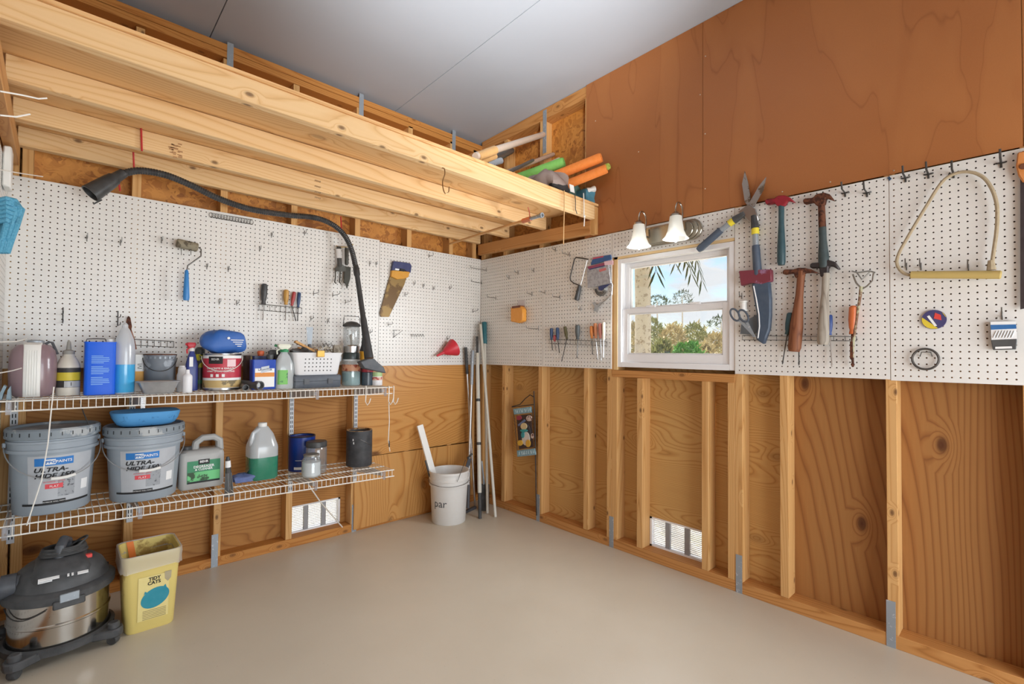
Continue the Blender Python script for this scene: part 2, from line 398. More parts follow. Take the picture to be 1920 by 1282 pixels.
M_redcord = pm('red_cord', (190, 30, 30), .6)
M_blk = pm('print_black', (28, 28, 30), .6, var=.02)
M_prw = pm('print_white', (238, 238, 238), .55, var=.02)
M_exterior = pm('exterior_siding', (206, 204, 196), .7, var=.05, scale=8)
def glassy(name, tint=(1, 1, 1), gloss=.07, rough=.02, body=0, bcol=(220, 225, 228), tl_=.45):
    """clear sheet or bottle: lets light straight through, with a soft reflection and some body colour"""
    m, n, l = new_mat(name); n.remove(n['Principled BSDF']); out = n['Material Output']
    t = n.new('ShaderNodeBsdfTransparent'); t.inputs[0].default_value = tuple(tint)+(1,)
    g = n.new('ShaderNodeBsdfGlossy'); g.inputs['Roughness'].default_value = rough
    lw = n.new('ShaderNodeLayerWeight'); lw.inputs['Blend'].default_value = .35
    fac = nmath(n, l, 'MULTIPLY_ADD', lw.outputs['Facing'], .35); n[-1].inputs[2].default_value = gloss
    a = n.new('ShaderNodeMixShader'); l.new(fac, a.inputs[0])
    src = t.outputs[0]
    if body:
        d = n.new('ShaderNodeBsdfDiffuse'); tl = n.new('ShaderNodeBsdfTranslucent')
        f = noise(n, l, coords(n, l), 20, 3); c = mixn(n, l, f, mixc(srgb(bcol), (0, 0, 0), .08), srgb(bcol))
        l.new(c, d.inputs[0]); l.new(c, tl.inputs[0])
        q = n.new('ShaderNodeMixShader'); q.inputs[0].default_value = tl_; l.new(d.outputs[0], q.inputs[1]); l.new(tl.outputs[0], q.inputs[2])
        k = n.new('ShaderNodeMixShader'); k.inputs[0].default_value = body; l.new(t.outputs[0], k.inputs[1]); l.new(q.outputs[0], k.inputs[2]); src = k.outputs[0]
    l.new(src, a.inputs[1]); l.new(g.outputs[0], a.inputs[2]); l.new(a.outputs[0], out.inputs[0])
    return m
M_glass = glassy('window_glass', (.97, .985, .98), .03)
M_clear = glassy('clear_plastic', (.9, .93, .94), .08, .08, .25)
M_slat = glassy('white_vent_plastic', (1, 1, 1), .02, .4, 1.0, (245, 246, 248), .65)

# ------------------------------------------------------------------ helpers for flat building sheets
XS, YS = -109.5, -196.0              # the room runs x -109.5..0, y -196..0
def zceil(x, y): return 118.2-.0165*x-.035*y
def sheet(mb, side, s0, s1, z0, z1, t0, t1, holes=()):
    """sheet on the left ('L', along x) or right ('R', along y) wall between depths t0..t1 outward, with rectangular holes"""
    ss = sorted({s0, s1, *[h[i] for h in holes for i in (0, 1) if s0 < h[i] < s1]}); zz = sorted({z0, z1, *[h[i] for h in holes for i in (2, 3) if z0 < h[i] < z1]})
    for a, b in zip(ss, ss[1:]):
        for c, d in zip(zz, zz[1:]):
            ms, mz = (a+b)/2, (c+d)/2
            if any(h[0] < ms < h[1] and h[2] < mz < h[3] for h in holes): continue
            if side == 'L': mb.box(a, b, t0, t1, c, d)
            else: mb.box(t0, t1, a, b, c, d)
    return mb
def pegpanel(parent, side, s0, s1, z0, z1, hs, hz, t=.25, r=.125, face=0.):
    """perforated hardboard, every quarter-inch hole cut through; hs/hz = any one hole centre"""
    S = np.arange(hs-math.floor(hs-s0-.3), s1-.3, 1.); Z = np.arange(hz-math.floor(hz-z0-.3), z1-.3, 1.)
    eS = np.concatenate([[s0], S[:-1]+.5, [s1]]); eZ = np.concatenate([[z0], Z[:-1]+.5, [z1]])
    a8 = np.arange(8)*math.pi/4+math.pi/4*0
    V = []; n = 0
    cs, cz = np.meshgrid(np.arange(len(S)), np.arange(len(Z)), indexing='ij'); cs = cs.ravel(); cz = cz.ravel(); N = len(cs)
    hx, hzv = S[cs], Z[cz]; l_, r_, b_, t_ = eS[cs], eS[cs+1], eZ[cz], eZ[cz+1]
    outer = np.stack([np.stack(q, 1) for q in ((r_, hzv), (r_, t_), (hx, t_), (l_, t_), (l_, hzv), (l_, b_), (hx, b_), (r_, b_))], 1)      # N,8,2
    inner = np.stack([np.stack((hx+r*math.cos(a), hzv+r*math.sin(a)), 1) for a in a8], 1)
    P = np.concatenate([outer, inner, inner], 1)                     # 24 verts per cell
    dep = np.tile(np.concatenate([np.full(16, t), np.full(8, -.4)]), (N, 1))  # hole walls run on behind the board to keep the holes dark
    if side == 'L': X = np.stack([P[..., 0], face-dep, P[..., 1]], -1)
    elif side == 'R': X = np.stack([face-dep, P[..., 0], P[..., 1]], -1)
    else: X = np.stack([XS+dep, P[..., 0], P[..., 1]], -1)
    q = np.array([[j, (j+1) % 8, 8+(j+1) % 8, 8+j] for j in range(8)]+[[8+j, 8+(j+1) % 8, 16+(j+1) % 8, 16+j] for j in range(8)])
    Q = (q[None]+24*np.arange(N)[:, None, None]).reshape(-1, 4)
    if side in 'L': Q = Q[:, ::-1]
    VV = X.reshape(-1, 3)
    # the board's rim
    if side == 'L': rim = [(s0, face-t, z0), (s1, face-t, z0), (s1, face-t, z1), (s0, face-t, z1), (s0, face, z0), (s1, face, z0), (s1, face, z1), (s0, face, z1)]
    elif side == 'R': rim = [(face-t, s0, z0), (face-t, s1, z0), (face-t, s1, z1), (face-t, s0, z1), (face, s0, z0), (face, s1, z0), (face, s1, z1), (face, s0, z1)]
    else: rim = [(XS+t, s0, z0), (XS+t, s1, z0), (XS+t, s1, z1), (XS+t, s0, z1), (XS, s0, z0), (XS, s1, z0), (XS, s1, z1), (XS, s0, z1)]
    b0 = len(VV); VV = np.concatenate([VV, np.array(rim)]); Q = np.concatenate([Q, b0+np.array([[i, (i+1) % 4, 4+(i+1) % 4, 4+i] for i in range(4)])])
    me = bpy.data.meshes.new('pegboard_panel'); me.vertices.add(len(VV)); me.vertices.foreach_set('co', (VV*IN).ravel().astype(np.float32))
    me.loops.add(len(Q)*4); me.loops.foreach_set('vertex_index', Q.ravel().astype(np.int32))
    me.polygons.add(len(Q)); me.polygons.foreach_set('loop_start', (np.arange(len(Q))*4).astype(np.int32))
    me.update(calc_edges=True); me.polygons.foreach_set('use_smooth', np.zeros(len(Q), dtype=bool)); me.materials.append(M_peg); me.materials.append(M_holeshade); me.polygons.foreach_set('material_index', np.concatenate([np.tile(np.repeat([0, 1], 8), N), np.zeros(4, int)]).astype(np.int32))
    o = bpy.data.objects.new('pegboard_panel', me); COL.objects.link(o); o.parent = parent; WM[o.name] = Matrix(); return o
def part(parent, name, mat, fn, **k):
    mb = MB(); fn(mb); return mb.build(name, mat, parent, **k)
def boxp(parent, name, mat, *b, bevel=0, **k): return MB().box(*b).build(name, mat, parent, bevel=bevel, **k)

# ------------------------------------------------------------------ floor and ceiling
struct(MB().box(XS-4, 5, YS-4, 5, -4, 0).build('floor', M_floor))
ceil = struct(part(None, 'ceiling', M_exterior, lambda m: m.loft([[Vector((x, y, zceil(x, y)+dz)) for x, y in ((XS-4, YS-4), (5, YS-4), (5, 5), (XS-4, 5))] for dz in (.6, 1.2)])))
for x0, x1 in ((XS-3.9, -78.3), (-78.1, -31.1), (-30.9, 3.6)):
    MB().loft([[Vector((x, y, zceil(x, y)+dz)) for x, y in ((x0, YS-3), (x1, YS-3), (x1, 3.6), (x0, 3.6))] for dz in (0, .6)]).build('ceiling_panel', M_ceil, ceil)
# unseen roof slab, added with eaves that shade the window but not low vents
struct(part(None, 'shading_roof', M_exterior, lambda m: m.box(XS-34, 34, YS-20, 34, 127, 130)))

# ------------------------------------------------------------------ left wall
VL = (-59.3, -45.4, 2.0, 8.9); VR = (-75.7, -61.2, 2.2, 9.1)          # vent openings (along, up)
WIN = (-82.8, -53.9, 44.9, 71.7)
wl_ = struct(sheet(MB(), 'L', XS-4, 5, -1, 122, 4.1, 4.5, [VL]).build('wall_left', M_exterior))
sheet(MB(), 'L', XS-3.5, 3.5, 0, 48, 3.5, 4.1, [VL]).build('plywood_panel', M_plyL, wl_)
for a, b in ((XS-3.5, -60.1), (-60, -12.1), (-12, 3.5)): sheet(MB(), 'L', a, b, 48.1, 119, 3.5, 4.1).build('strand_board_panel', M_osb, wl_)
for x in (-109.4, -107.6, -91.7, -75.9, -60.5, -43.9, -27.9, -12.9, -3.6): boxp(wl_, 'stud', M_stud, x, x+1.5, 0, 3.5, 2.1, 114.6, bevel=.07)
boxp(wl_, 'sill_plate', M_studx, XS, 0, 0, 3.5, 0, 2.1, bevel=.06)
for z in (114.6, 116.2): part(wl_, 'top_plate', M_studx, lambda m: m.loft([[Vector((x, y, z+e-.0165*(x+55))) for y, e in ((0, 0), (3.5, 0), (3.5, 1.5), (0, 1.5))] for x in (XS, 3.5)]), bevel=.06)
MB().box(-43.2, -4.1, -.45, 0, 19.65, 44.2).build('plywood_panel', M_plyP, wl_)
MB().prism([(-43.2, 0, .6), (-4.1, 0, .9), (-4.1, 0, 19.25), (-43.2, 0, 19.55)], (0, -.45, 0)).build('plywood_panel', M_plyQ, wl_)
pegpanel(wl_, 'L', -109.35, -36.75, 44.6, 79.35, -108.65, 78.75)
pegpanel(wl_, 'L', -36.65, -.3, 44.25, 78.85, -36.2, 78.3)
for x in (-75.2, -43.3, -12.2): boxp(wl_, 'strap_tie', M_galv, x, x+1.3, -.08, 0, 110, 118.6)
for x in (-76.2, -43.6): boxp(wl_, 'strap_tie', M_galv, x, x+1.3, -.08, 0, .0, 7.2)

M_ventbar = pm('grey_vent_bar', (150, 150, 152), .5)
def vent(wall, side, V):
    s0, s1, z0, z1 = V; mb = MB()
    def bx(m, a, b, t0, t1, c, d): (m.box(a, b, t0, t1, c, d) if side == 'L' else m.box(t0, t1, a, b, c, d))
    for a, b, c, d in ((s0, s0+.5, z0, z1), (s1-.5, s1, z0, z1), (s0, s1, z0, z0+.4), (s0, s1, z1-.4, z1)): bx(mb, a, b, 3.3, 4.6, c, d)
    v = mb.build('vent_frame', M_vinyl, wall)
    sm = MB(); k = 14
    for i in range(k):
        zc = z0+.45+(z1-z0-.9)*(i+.5)/k
        for a, b in ((s0+.5, s1-.5),):
            q = [(3.95, zc+.26), (3.99, zc+.30), (4.55, zc-.22), (4.51, zc-.26)]
            P = [(Vector((a, y, z)) if side == 'L' else Vector((y, a, z))) for y, z in q]
            sm.prism(P, (b-a, 0, 0) if side == 'L' else (0, b-a, 0))
    sm.build('slats', M_slat, v, kind='stuff')
    for f in (.36, .69):
        c = s0+(s1-s0)*f; m = MB(); bx(m, c-.55, c+.55, 3.5, 4.2, z0, z1); m.build('vent_bar', M_ventbar, v)
vent(wl_, 'L', VL)

# ------------------------------------------------------------------ right wall
wr_ = struct(sheet(MB(), 'R', YS-4, 4.1, -1, 128, 4.1, 4.5, [VR, WIN]).build('wall_right', M_exterior))
sheet(MB(), 'R', -92.0, 3.5, 0, 78, 3.5, 4.1, [VR, WIN]).build('plywood_panel', M_plyH, wr_)
for a, b in ((-124.6, -92.2), (-172, -124.8)): sheet(MB(), 'R', a, b, 0, 78, 3.5, 4.1).build('plywood_panel', M_plyV, wr_)
for a, b in ((-44.4, 3.5), (YS, -44.6)): sheet(MB(), 'R', a, b, 78.2, 126, 3.5, 4.1).build('strand_board_panel', M_osb, wr_)
for y in (-1.6, -12.5, -28.2, -44.9, -52.4, -53.9, -84.3, -92.8, -109.3, -125.3, -141.3, -157.3): 
    boxp(wr_, 'stud', M_stud, 0, 3.5, y, y+1.5, 2.2, zceil(0, y)-3.4, bevel=.07)
for y in (-61.1, -77.2, -82.8): boxp(wr_, 'cripple_stud', M_stud, 0, 3.5, y, y+1.5, 2.2, 42.4, bevel=.07)
boxp(wr_, 'sill_plate', M_study, 0, 3.5, YS, -3.5, 0, 2.2, bevel=.06)
part(wr_, 'top_plate', M_study, lambda m: m.loft([[Vector((x, y, zceil(0, y)-3.4+e)) for x, e in ((0, 0), (3.5, 0), (3.5, 3.3), (0, 3.3))] for y in (0, YS)]), bevel=.06)
boxp(wr_, 'rough_sill', M_study, -.1, 3.5, -82.8, -52.4, 42.4, 44.1, bevel=.07)
boxp(wr_, 'rough_header', M_study, 0, 3.5, -82.8, -52.4, 72.2, 78, bevel=.05)
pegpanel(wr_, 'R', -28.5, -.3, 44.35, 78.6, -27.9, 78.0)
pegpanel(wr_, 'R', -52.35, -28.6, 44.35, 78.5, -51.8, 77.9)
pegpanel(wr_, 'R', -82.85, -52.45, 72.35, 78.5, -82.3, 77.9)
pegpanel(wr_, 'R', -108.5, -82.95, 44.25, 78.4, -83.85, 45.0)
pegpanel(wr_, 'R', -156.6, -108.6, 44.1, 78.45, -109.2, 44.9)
for a, b in ((-76.05, -43.9), (-124.2, -76.15), (-172.4, -124.3)):
    part(wr_, 'hardboard_panel', M_hard, lambda m: m.loft([[Vector((x, y, z)) for y, z in ((a, 78.7), (b, 78.7), (b, zceil(0, b)-.05), (a, zceil(0, a)-.05))] for x in (-.2, 0)]))
for y, w_ in ((-28.1, 1.4),): boxp(wr_, 'strap_tie', M_galv, -.08, 0, y-1.2, y+.2, 106, 118.6)
for y in (-27.6, -53.0, -84.2, -108.9): boxp(wr_, 'strap_tie', M_galv, -.08, 0, y, y+1.25, 0, 7.6)
vent(wr_, 'R', VR)
part(wr_, 'screw_heads', M_screw, lambda m: [m.spin((-.2, y, z), (-.28, y, z), [(0, .14), (1, .08)], 8) for y, z in ((-76.6, 84), (-76.6, 96), (-75.5, 105), (-76.7, 113), (-100, 79.6), (-109.2, 79.2), (-60, 97), (-92, 79.7), (-47, 109))], kind='stuff')

# ------------------------------------------------------------------ the other two walls (outside the view) and the open double door
ws_ = struct(MB().box(XS-4, XS, YS, 3.5, 0, 122).build('wall_side', M_plyV))
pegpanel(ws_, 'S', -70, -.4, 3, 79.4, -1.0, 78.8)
wb_ = struct(part(None, 'wall_back', M_plyV, lambda m: [m.box(*q) for q in ((XS, -105, YS-4, YS, 0, 128), (-5, 4, YS-4, YS, 0, 128), (-105, -5, YS-4, YS, 90, 128))]))

# ------------------------------------------------------------------ window
win = struct(MB().box(0, 0, 0, 0, 0, 0).build('window_1', M_vinyl)) if 0 else None
y0, y1, z0, z1 = WIN
mb = MB()
for a, b, c, d in ((y0, y0+1.15, z0, z1), (y1-1.15, y1, z0, z1), (y0+1.15, y1-1.15, z0, z0+1.2), (y0+1.15, y1-1.15, z1-1.1, z1)): mb.box(.0, 3.6, a, b, c, d)
for a, b in ((y0+1.15, y0+1.35), (y1-1.35, y1-1.15)): mb.box(1.65, 1.85, a, b, z0+1.2, z1-1.1)
win = struct(mb.build('window_1', M_vinyl, bevel=.06))
def sash(nm, x0, x1, z0, z1, st, bt, tp):
    a, b = WIN[0]+1.2, WIN[1]-1.2; m = MB()
    for q in ((a, a+st, z0, z1), (b-st, b, z0, z1), (a+st, b-st, z0, z0+bt), (a+st, b-st, z1-tp, z1)): m.box(x0, x1, *q)
    for q in ((a+st, a+st+.3, z0+bt, z1-tp), (b-st-.3, b-st, z0+bt, z1-tp), (a+st+.3, b-st-.3, z0+bt, z0+bt+.3), (a+st+.3, b-st-.3, z1-tp-.3, z1-tp)): m.box(x0+.35, x1, *q)
    s_ = m.build(nm, M_vinyl, win, bevel=.05)
    MB().box((x0+x1)/2+.05, (x0+x1)/2+.15, a+st, b-st, z0+bt, z1-tp).build('pane', M_glass, s_)
    return s_
ls = sash('lower_sash', .5, 1.6, 46.1, 59.2, 1.5, 2.0, 1.2)
us = sash('upper_sash', 1.9, 3.0, 58.4, 70.6, 1.1, 1.0, 1.0)
for y in (-63, -74): boxp(ls, 'sash_lock', M_vinyl, .25, .9, y-1.2, y+1.2, 59.2, 59.7, bevel=.1)
boxp(win, 'casing', pm('pale_pine_strip', (226, 190, 132), .5), -.12, .55, -54.0, -53.0, 44.2, 72.4)
boxp(win, 'casing', pm('pale_pine_strip_top', (232, 200, 146), .5), -.12, .55, -82.8, -53.0, 71.75, 72.35)

# ------------------------------------------------------------------ storage loft
def zb(x, y): return 82.7-.0175*x+(y+48)*.02*(1+x/109)
loft = thing('storage_loft', 'pine storage loft with joists and plywood deck hung under the ceiling', 'loft', (-55, -24, 82.7))
for yf in (-48, -31, -15.6, -1.7):
    MB().loft([[Vector((x, yf+a, zb(x, yf)+b)) for a, b in ((0, 0), (1.5, 0), (1.5, 3.5), (0, 3.5))] for x in (-108.2, -1.6)]).build('joist', M_loftx, loft, bevel=.09)
MB().loft([[Vector((x, y, zb(x, y)+3.5+e)) for y, e in ((-48.25, 0), (-.2, 0), (-.2, .55), (-48.25, .55))] for x in (-109.2, -.4)]).build('deck', M_deck, loft)
MB().loft([[Vector((x, y, zb(-1, y)-.1+e)) for x, e in ((-1.7, 0), (-.25, 0), (-.25, -3.5), (-1.7, -3.5))] for y in (-46.6, -.4)]).build('ledger', M_lofty, loft, bevel=.08)
MB().loft([[Vector((x, y, zb(-109, y)-.1+e)) for x, e in ((-109.4, 0), (-107.9, 0), (-107.9, -3.5), (-109.4, -3.5))] for y in (-47.5, -1.2)]).build('ledger', M_lofty, loft, bevel=.08)
boxp(loft, 'ledger_block', M_stud, -1.6, -.25, -48, -46.6, 78.9, 86)
# stamps printed on a joist, letters as on the lumber
ink = pm('lumber_stamp', (110, 76, 44), .7)
for i, s_ in enumerate(('PPMF', 'PPMF', 'PPMF', 'PPMF')):
    p = pL(596, 340+i*10.5, 15.65); text(s_, .62, ink, loft, p, (1, 0, -.017), (0, 0, 1), 'lumber_stamp')
mb = MB(); rnd = random.Random(4)
for i in range(22):
    u, v = 320+rnd.uniform(0, 20), 268+rnd.uniform(0, 28); mb.obox(pL(u, v, 15.64), (rnd.uniform(.15, .4), 0, 0), (0, .01, 0), (0, 0, rnd.uniform(.06, .14)))
mb.build('stamp_marks', pm('faded_stamp', (176, 128, 80), .7), loft, kind='stuff')

# ------------------------------------------------------------------ tools and hooks on the left pegboard
FB = .27                                         # just off the board's face
def hook(side, u, v, ln, lab, up=.7, mat=None, drop=0, sidew=0, grp='bare wire hooks on the left pegboard'):
    """bent wire peg hook: a short stem on the board and a prong that stands out from it"""
    P = pL if side == 'L' else pR; p = P(u, v, FB); n = Vector((0, -1, 0)) if side == 'L' else Vector((-1, 0, 0)); s_ = Vector((1, 0, 0)) if side == 'L' else Vector((0, -1, 0)); z = Vector((0, 0, 1))
    t = thing('peg_hook', lab, 'hook', p-z*.6, grp); m = mat or M_wire
    MB().tube([p+z*.65-n*.1, p+z*.6+n*.08, p-z*.5+n*.08, p-z*.55-n*.1], .075, 6).build('stem', m, t)
    MB().tube([p-z*.1+n*.05, p-z*.1+n*ln*.55+s_*sidew*.5-z*drop*.5, p+n*ln+s_*sidew-z*drop, p+n*(ln+.12)+s_*sidew+z*(up-drop)], .085, 6).build('prong', m, t)
    return t
LH = [(163, 447, 2.2, 'wire hook at the upper left of the board, left of the paint roller'), (226, 455, 2.6, 'wire hook between the upper left hook and the paint roller'), (303, 451, 1.6, 'wire hook touching the left end of the paint roller'),
      (388, 500, .9, 'small J hook just right of the paint roller, nearer one'), (428, 505, .9, 'small J hook right of the paint roller, further one'), (411, 566, 1.5, 'short hook low to the right of the blue roller handle'), (444, 568, 1.8, 'short hook left of the black screwdriver'),
      (487, 467, 1.0, 'double hook above the black screwdriver'), (509, 441, .8, 'small L hook under the board top, left of the garden fork'), (571, 437, 1.2, 'small hook under the board top, between the coil strip and garden fork'),
      (588, 550, 3.2, 'long hook right of the blue screwdriver'), (624, 553, 4.2, 'long straight hook under the garden trowel'), (648, 566, 3.0, 'bent hook just left of the vacuum wand'), (583, 597, 1.4, 'short hook below the long hook, over the basket'),
      (614, 602, .8, 'small L hook over the putty knife'), (649, 614, 3, 'hook above the camping lantern'), (693, 494, .8, 'small L hook right of the wand, left of the panel joint'), (705, 495, .8, 'small L hook on the panel joint left of the hand saw'),
      (759, 552, 1.6, 'dark double hook at the right edge of the hand saw'), (776, 532, .8, 'small L hook right of the hand saw, first of three'), (793, 536, .8, 'small L hook right of the hand saw, second of three'), (812, 541, .8, 'small L hook right of the hand saw, third of three'),
      (843, 540, 1, 'hook on the right part of the board under the loft rod'), (804, 480, 2.4, 'long hook under the board top right of the hand saw'), (886, 583, 2.6, 'long hook on the left board close to the corner'), (728, 608, 2.2, 'hook below the saw tip'), (694, 622, 1.2, 'hook right of the vacuum wand, level with the lantern top')]
for u, v, ln, lab in LH: hook('L', u, v, ln, lab)
# double-prong shelf brackets
for u, v, lab in ((118, 590, 'long double-prong wire bracket low on the left of the board'), (221, 596, 'long double-prong wire bracket above the pliers')):
    p = pL(u, v, FB); t = thing('peg_bracket', lab, 'hook', p-Vector((0, 0, 1.6)), 'double wire brackets on the left pegboard')
    MB().tube([p+Vector((0, .1, 1.4)), p+Vector((0, -.1, 1.3)), p+Vector((0, -.1, -1.5)), p+Vector((0, .1, -1.6))], .09, 6).build('stem', M_dkwire, t)
    for dz in (.0, -1.5): MB().tube([p+Vector((0, -.1, dz)), p+Vector((0, -5.5, dz)), p+Vector((0, -5.8, dz+.4))], .075, 6).build('prong', M_wire, t)
p = pL(738, 619, FB); t = thing('peg_bracket', 'triangular wire bracket right of the vacuum wand under the saw', 'hook', p, 'double wire brackets on the left pegboard')
for q in ([p, p+Vector((1, -3.4, 0)), p+Vector((0, 0, -2))], [p+Vector((.1, 0, .1)), p+Vector((.1, 0, -2.1))]): MB().tube(q, .08, 6).build('wire', M_wire, t)
mb = MB().tubeL([(770+k*2.3, 628+(3 if k % 2 else -2), .6) for k in range(12)], .07, 5); single(mb, 'wavy_wire', M_dkwire, 'wavy wire holder on the board between the saw tip and funnel', 'holder')
mb = MB()
for k in range(15): mb.torus(pL(396+k*5.4, 402.5+k*1.0, .55), (1, 0, 0), (0, -.5, 1), .42, .05, 10, 5)
mb.tubeL([(394, 407, .5), (474, 421, .5)], .06, 5); mb.tubeL([(394, 399, .5), (474, 412, .5)], .06, 5)
single(mb, 'spring_strip', M_wire, 'coiled wire strip holder along the top edge of the board', 'holder')

# black corrugated vacuum hose with nozzle and wand
def crom(pts, step):
    out = []; P = [pts[0]*2-pts[1]]+pts+[pts[-1]*2-pts[-2]]
    for i in range(1, len(P)-2):
        n = max(2, int((P[i+1]-P[i]).length/step))
        for k in range(n):
            s_ = k/n; a, b, c, d = P[i-1:i+3]; out.append(.5*((2*b)+(c-a)*s_+(2*a-5*b+4*c-d)*s_*s_+(3*b-a-3*c+d)*s_**3))
    return out+[pts[-1]]
hp = [(228, 326, 7.2), (262, 320, 7), (310, 328, 6.4), (360, 348, 5.6), (410, 372, 4.8), (470, 392, 4), (540, 403, 3.2), (590, 408, 3), (622, 420, 3.2), (645, 440, 4), (659, 468, 5), (667, 500, 6)]
t = thing('vacuum_hose', 'black vacuum hose strung over the left pegboard with a wand and floor tool', 'hose', pL(690, 690, 12))
pts = crom([pL(*q) for q in hp], .22); M_hose = pm('hose_black', (26, 27, 30), .38, var=.15)
MB().tube(pts, [(.70 if k % 2 else .60) for k in range(len(pts))], 10).build('hose', M_hose, t)
a_, b_ = pL(232, 324, 7.2), pL(169, 363, 8); d = b_-a_; x_, y_, _ = frame(d)
MB().spin(a_, b_, [(0, .85), (.25, .95), (.3, 1.2), (.36, 1.2), (.4, 1.3), (1, 1.62), (1, 1.42), (.75, 1.3)], 22).build('nozzle', M_black, t)
MB().bar(pL(190, 375, 8.6), pL(176, 382, 8.8), .8, .25).build('nozzle_tab', M_black, t)
w0, w1 = pL(667, 498, 6), pL(692, 672, 12); MB().spin(w0, w1, [(0, .66), (.04, .8), (.1, .8), (.12, .62), (.55, .66), (.6, .8), (.64, .8), (1, 1.15)], 16).build('wand', pm('wand_black', (40, 40, 42), .4), t)
q = pL(692, 690, 12.5); ft = MB(); f_ = [pL(u, v, 12.5) for u, v in ((668, 678), (676, 690), (716, 699), (712, 688), (700, 678), (694, 672), (684, 672))]
ft.prism(f_, (0, -2.2, 0)).build('floor_tool', M_dkgrey, t, bevel=.15)
for q, lab in (([(264, 222, 15.9), (265, 250, 15.9), (266, 283, 15.9)], 'red cord hanging down the face of the third joist'), ([(250, 285, 7.6), (251, 310, 7.2), (252, 326, 7.0)], 'red cord holding up the vacuum hose near its nozzle'), ([(222, 338, 3), (224, 350, 3), (225, 358, 3)], 'short red cord end in the shadow under the hose'), ([(639, 406, 3), (640, 425, 3.4), (641, 437, 3.9)], 'red cord tied round the hose above the garden trowel')):
    mb = MB().tubeL(q, .17, 6); single(mb, 'red_cord', M_redcord, lab, 'cord')

# paint roller
t = thing('paint_roller', 'paint roller with grimy cover and bright blue handle on the left pegboard', 'roller', pL(349, 562, 3))
MB().spin(pL(331, 455, 2.2), pL(371, 464, 2.2), [(0, .75), (.04, .95), (.96, .95), (1, .75)], 16).build('roller_cover', speck('crusty_nap', (150, 142, 122), .95, (96, 88, 74), 30, .5), t)
MB().tubeL([(371, 463, 2.2), (377, 467, 2.2), (377, 480, 2.4), (352, 498, 2.8), (350, 510, 3)], .14, 8).build('frame', M_wire, t)
MB().spin(pL(350, 506, 3), pL(349, 563, 3), [(0, .22), (.05, .36), (.5, .5), (.9, .62), (1, .5)], 12).build('handle', pm('handle_blue', (40, 132, 206), .35), t)
for u in (340, 358): MB().tubeL([(u, 462, .3), (u, 471, 2.2), (u, 478, 2.4)], .07, 5).build('support', M_wire, t)

# screwdrivers in a wire rack
def rack(side, us, v0, v1, n, lab, o=1.5, cat='rack', dv=11):
    P = pL if side == 'L' else pR; mb = MB(); u0, u1 = us; f = lambda k: u0+(u1-u0)*k/n
    for dvv, oo in ((0, .35), (0, o), (dv, .6)): mb.tube([P(u0, v0+dvv, oo), P(u1, v1+dvv, oo)], .06, 5)
    for k in range(n+1): 
        u = f(k); v = v0+(v1-v0)*k/n; mb.tube([P(u, v, .3), P(u, v, o), P(u, v+dv, .6), P(u, v+dv, .3)], .05, 5)
    return single(mb, 'tool_rack', M_wire, lab, cat)
rack('L', (486, 566), 570, 577, 8, 'small wire screwdriver rack on the left pegboard')
rack('L', (216, 326), 634, 640, 9, 'wire tool rack behind the pliers and grey pail')
def driver(side, top, mid, tip, r, hm, lab, o=1.3, sm=None, grp='screwdrivers', rs=.11, name='screwdriver'):
    P = pL if side == 'L' else pR; a, b, c = P(*top, o), P(*mid, o), P(*tip, o); t = thing(name, lab, 'screwdriver', c, grp)
    MB().spin(a, b, [(0, r*.6), (.06, r*.95), (.5, r), (.78, r*.8), (.86, r*.62), (1, r*.75)], 12).build('handle', hm, t)
    MB().spin(b, c, [(0, rs), (.88, rs), (.92, rs*1.5), (1, rs*.6)], 8).build('shaft', sm or M_steel, t); return t
mA = pm('handle_amber', (198, 148, 58), .35); mR = pm('handle_red', (172, 52, 54), .4); mB = pm('handle_navy', (40, 70, 112), .4); mO = pm('handle_orange', (214, 128, 48), .35); mG = pm('handle_charcoal', (72, 78, 80), .45); mT = pm('handle_teal', (22, 66, 76), .4)
driver('L', (496, 532), (494, 570), (493, 601), .72, M_black, 'stubby black screwdriver with white stripes in the left rack'); 
driver('L', (537, 543), (536, 571), (535, 601), .6, mA, 'amber handled screwdriver in the left rack'); driver('L', (552, 547), (547, 573), (555, 602), .45, mR, 'red handled screwdriver leaning in the left rack', sm=M_dkwire); driver('L', (561, 548), (559, 576), (558, 602), .45, mB, 'slim blue screwdriver, rightmost in the left rack', sm=M_dkwire)

# hand fork and trowel
M_gt = pm('weathered_tool_steel', (74, 74, 66), .55, .5, var=.2)
t = thing('hand_fork', 'three-tined garden hand fork with a white banded handle', 'garden tool', pL(637, 531, 1.5))
MB().spin(pL(635, 462, 1.6), pL(637, 500, 1.6), [(0, .5), (.1, .62), (.9, .6), (1, .45)], 12).build('handle', pm('fork_grip', (64, 62, 58), .5), t); MB().spin(pL(635, 467, 1.6), pL(636, 484, 1.6), [(0, .66), (1, .66)], 12).build('band', M_prw, t)
MB().flatL([(634, 496), (642, 496), (648, 503), (647, 509), (630, 509), (628, 504)], 1.4, .3).build('head', M_gt, t)
for u in (629, 637.5, 646): MB().tubeL([(u+.5, 505, 1.5), (u, 520, 1.6), (u-1.5, 529, 1.8), (u+1, 531, 2.4)], .16, 6).build('tine', M_gt, t)
t = thing('hand_trowel', 'dark narrow garden trowel beside the hand fork', 'garden tool', pL(650, 540, 1.5))
MB().spin(pL(650, 465, 1.6), pL(650, 497, 1.6), [(0, .45), (.1, .55), (.9, .5), (1, .3)], 12).build('handle', M_gt, t); MB().flatL([(645, 499), (657, 501), (656, 522), (650, 541), (644, 523)], 1.3, .3).build('blade', pm('dark_blade', (58, 58, 50), .5, .5), t)
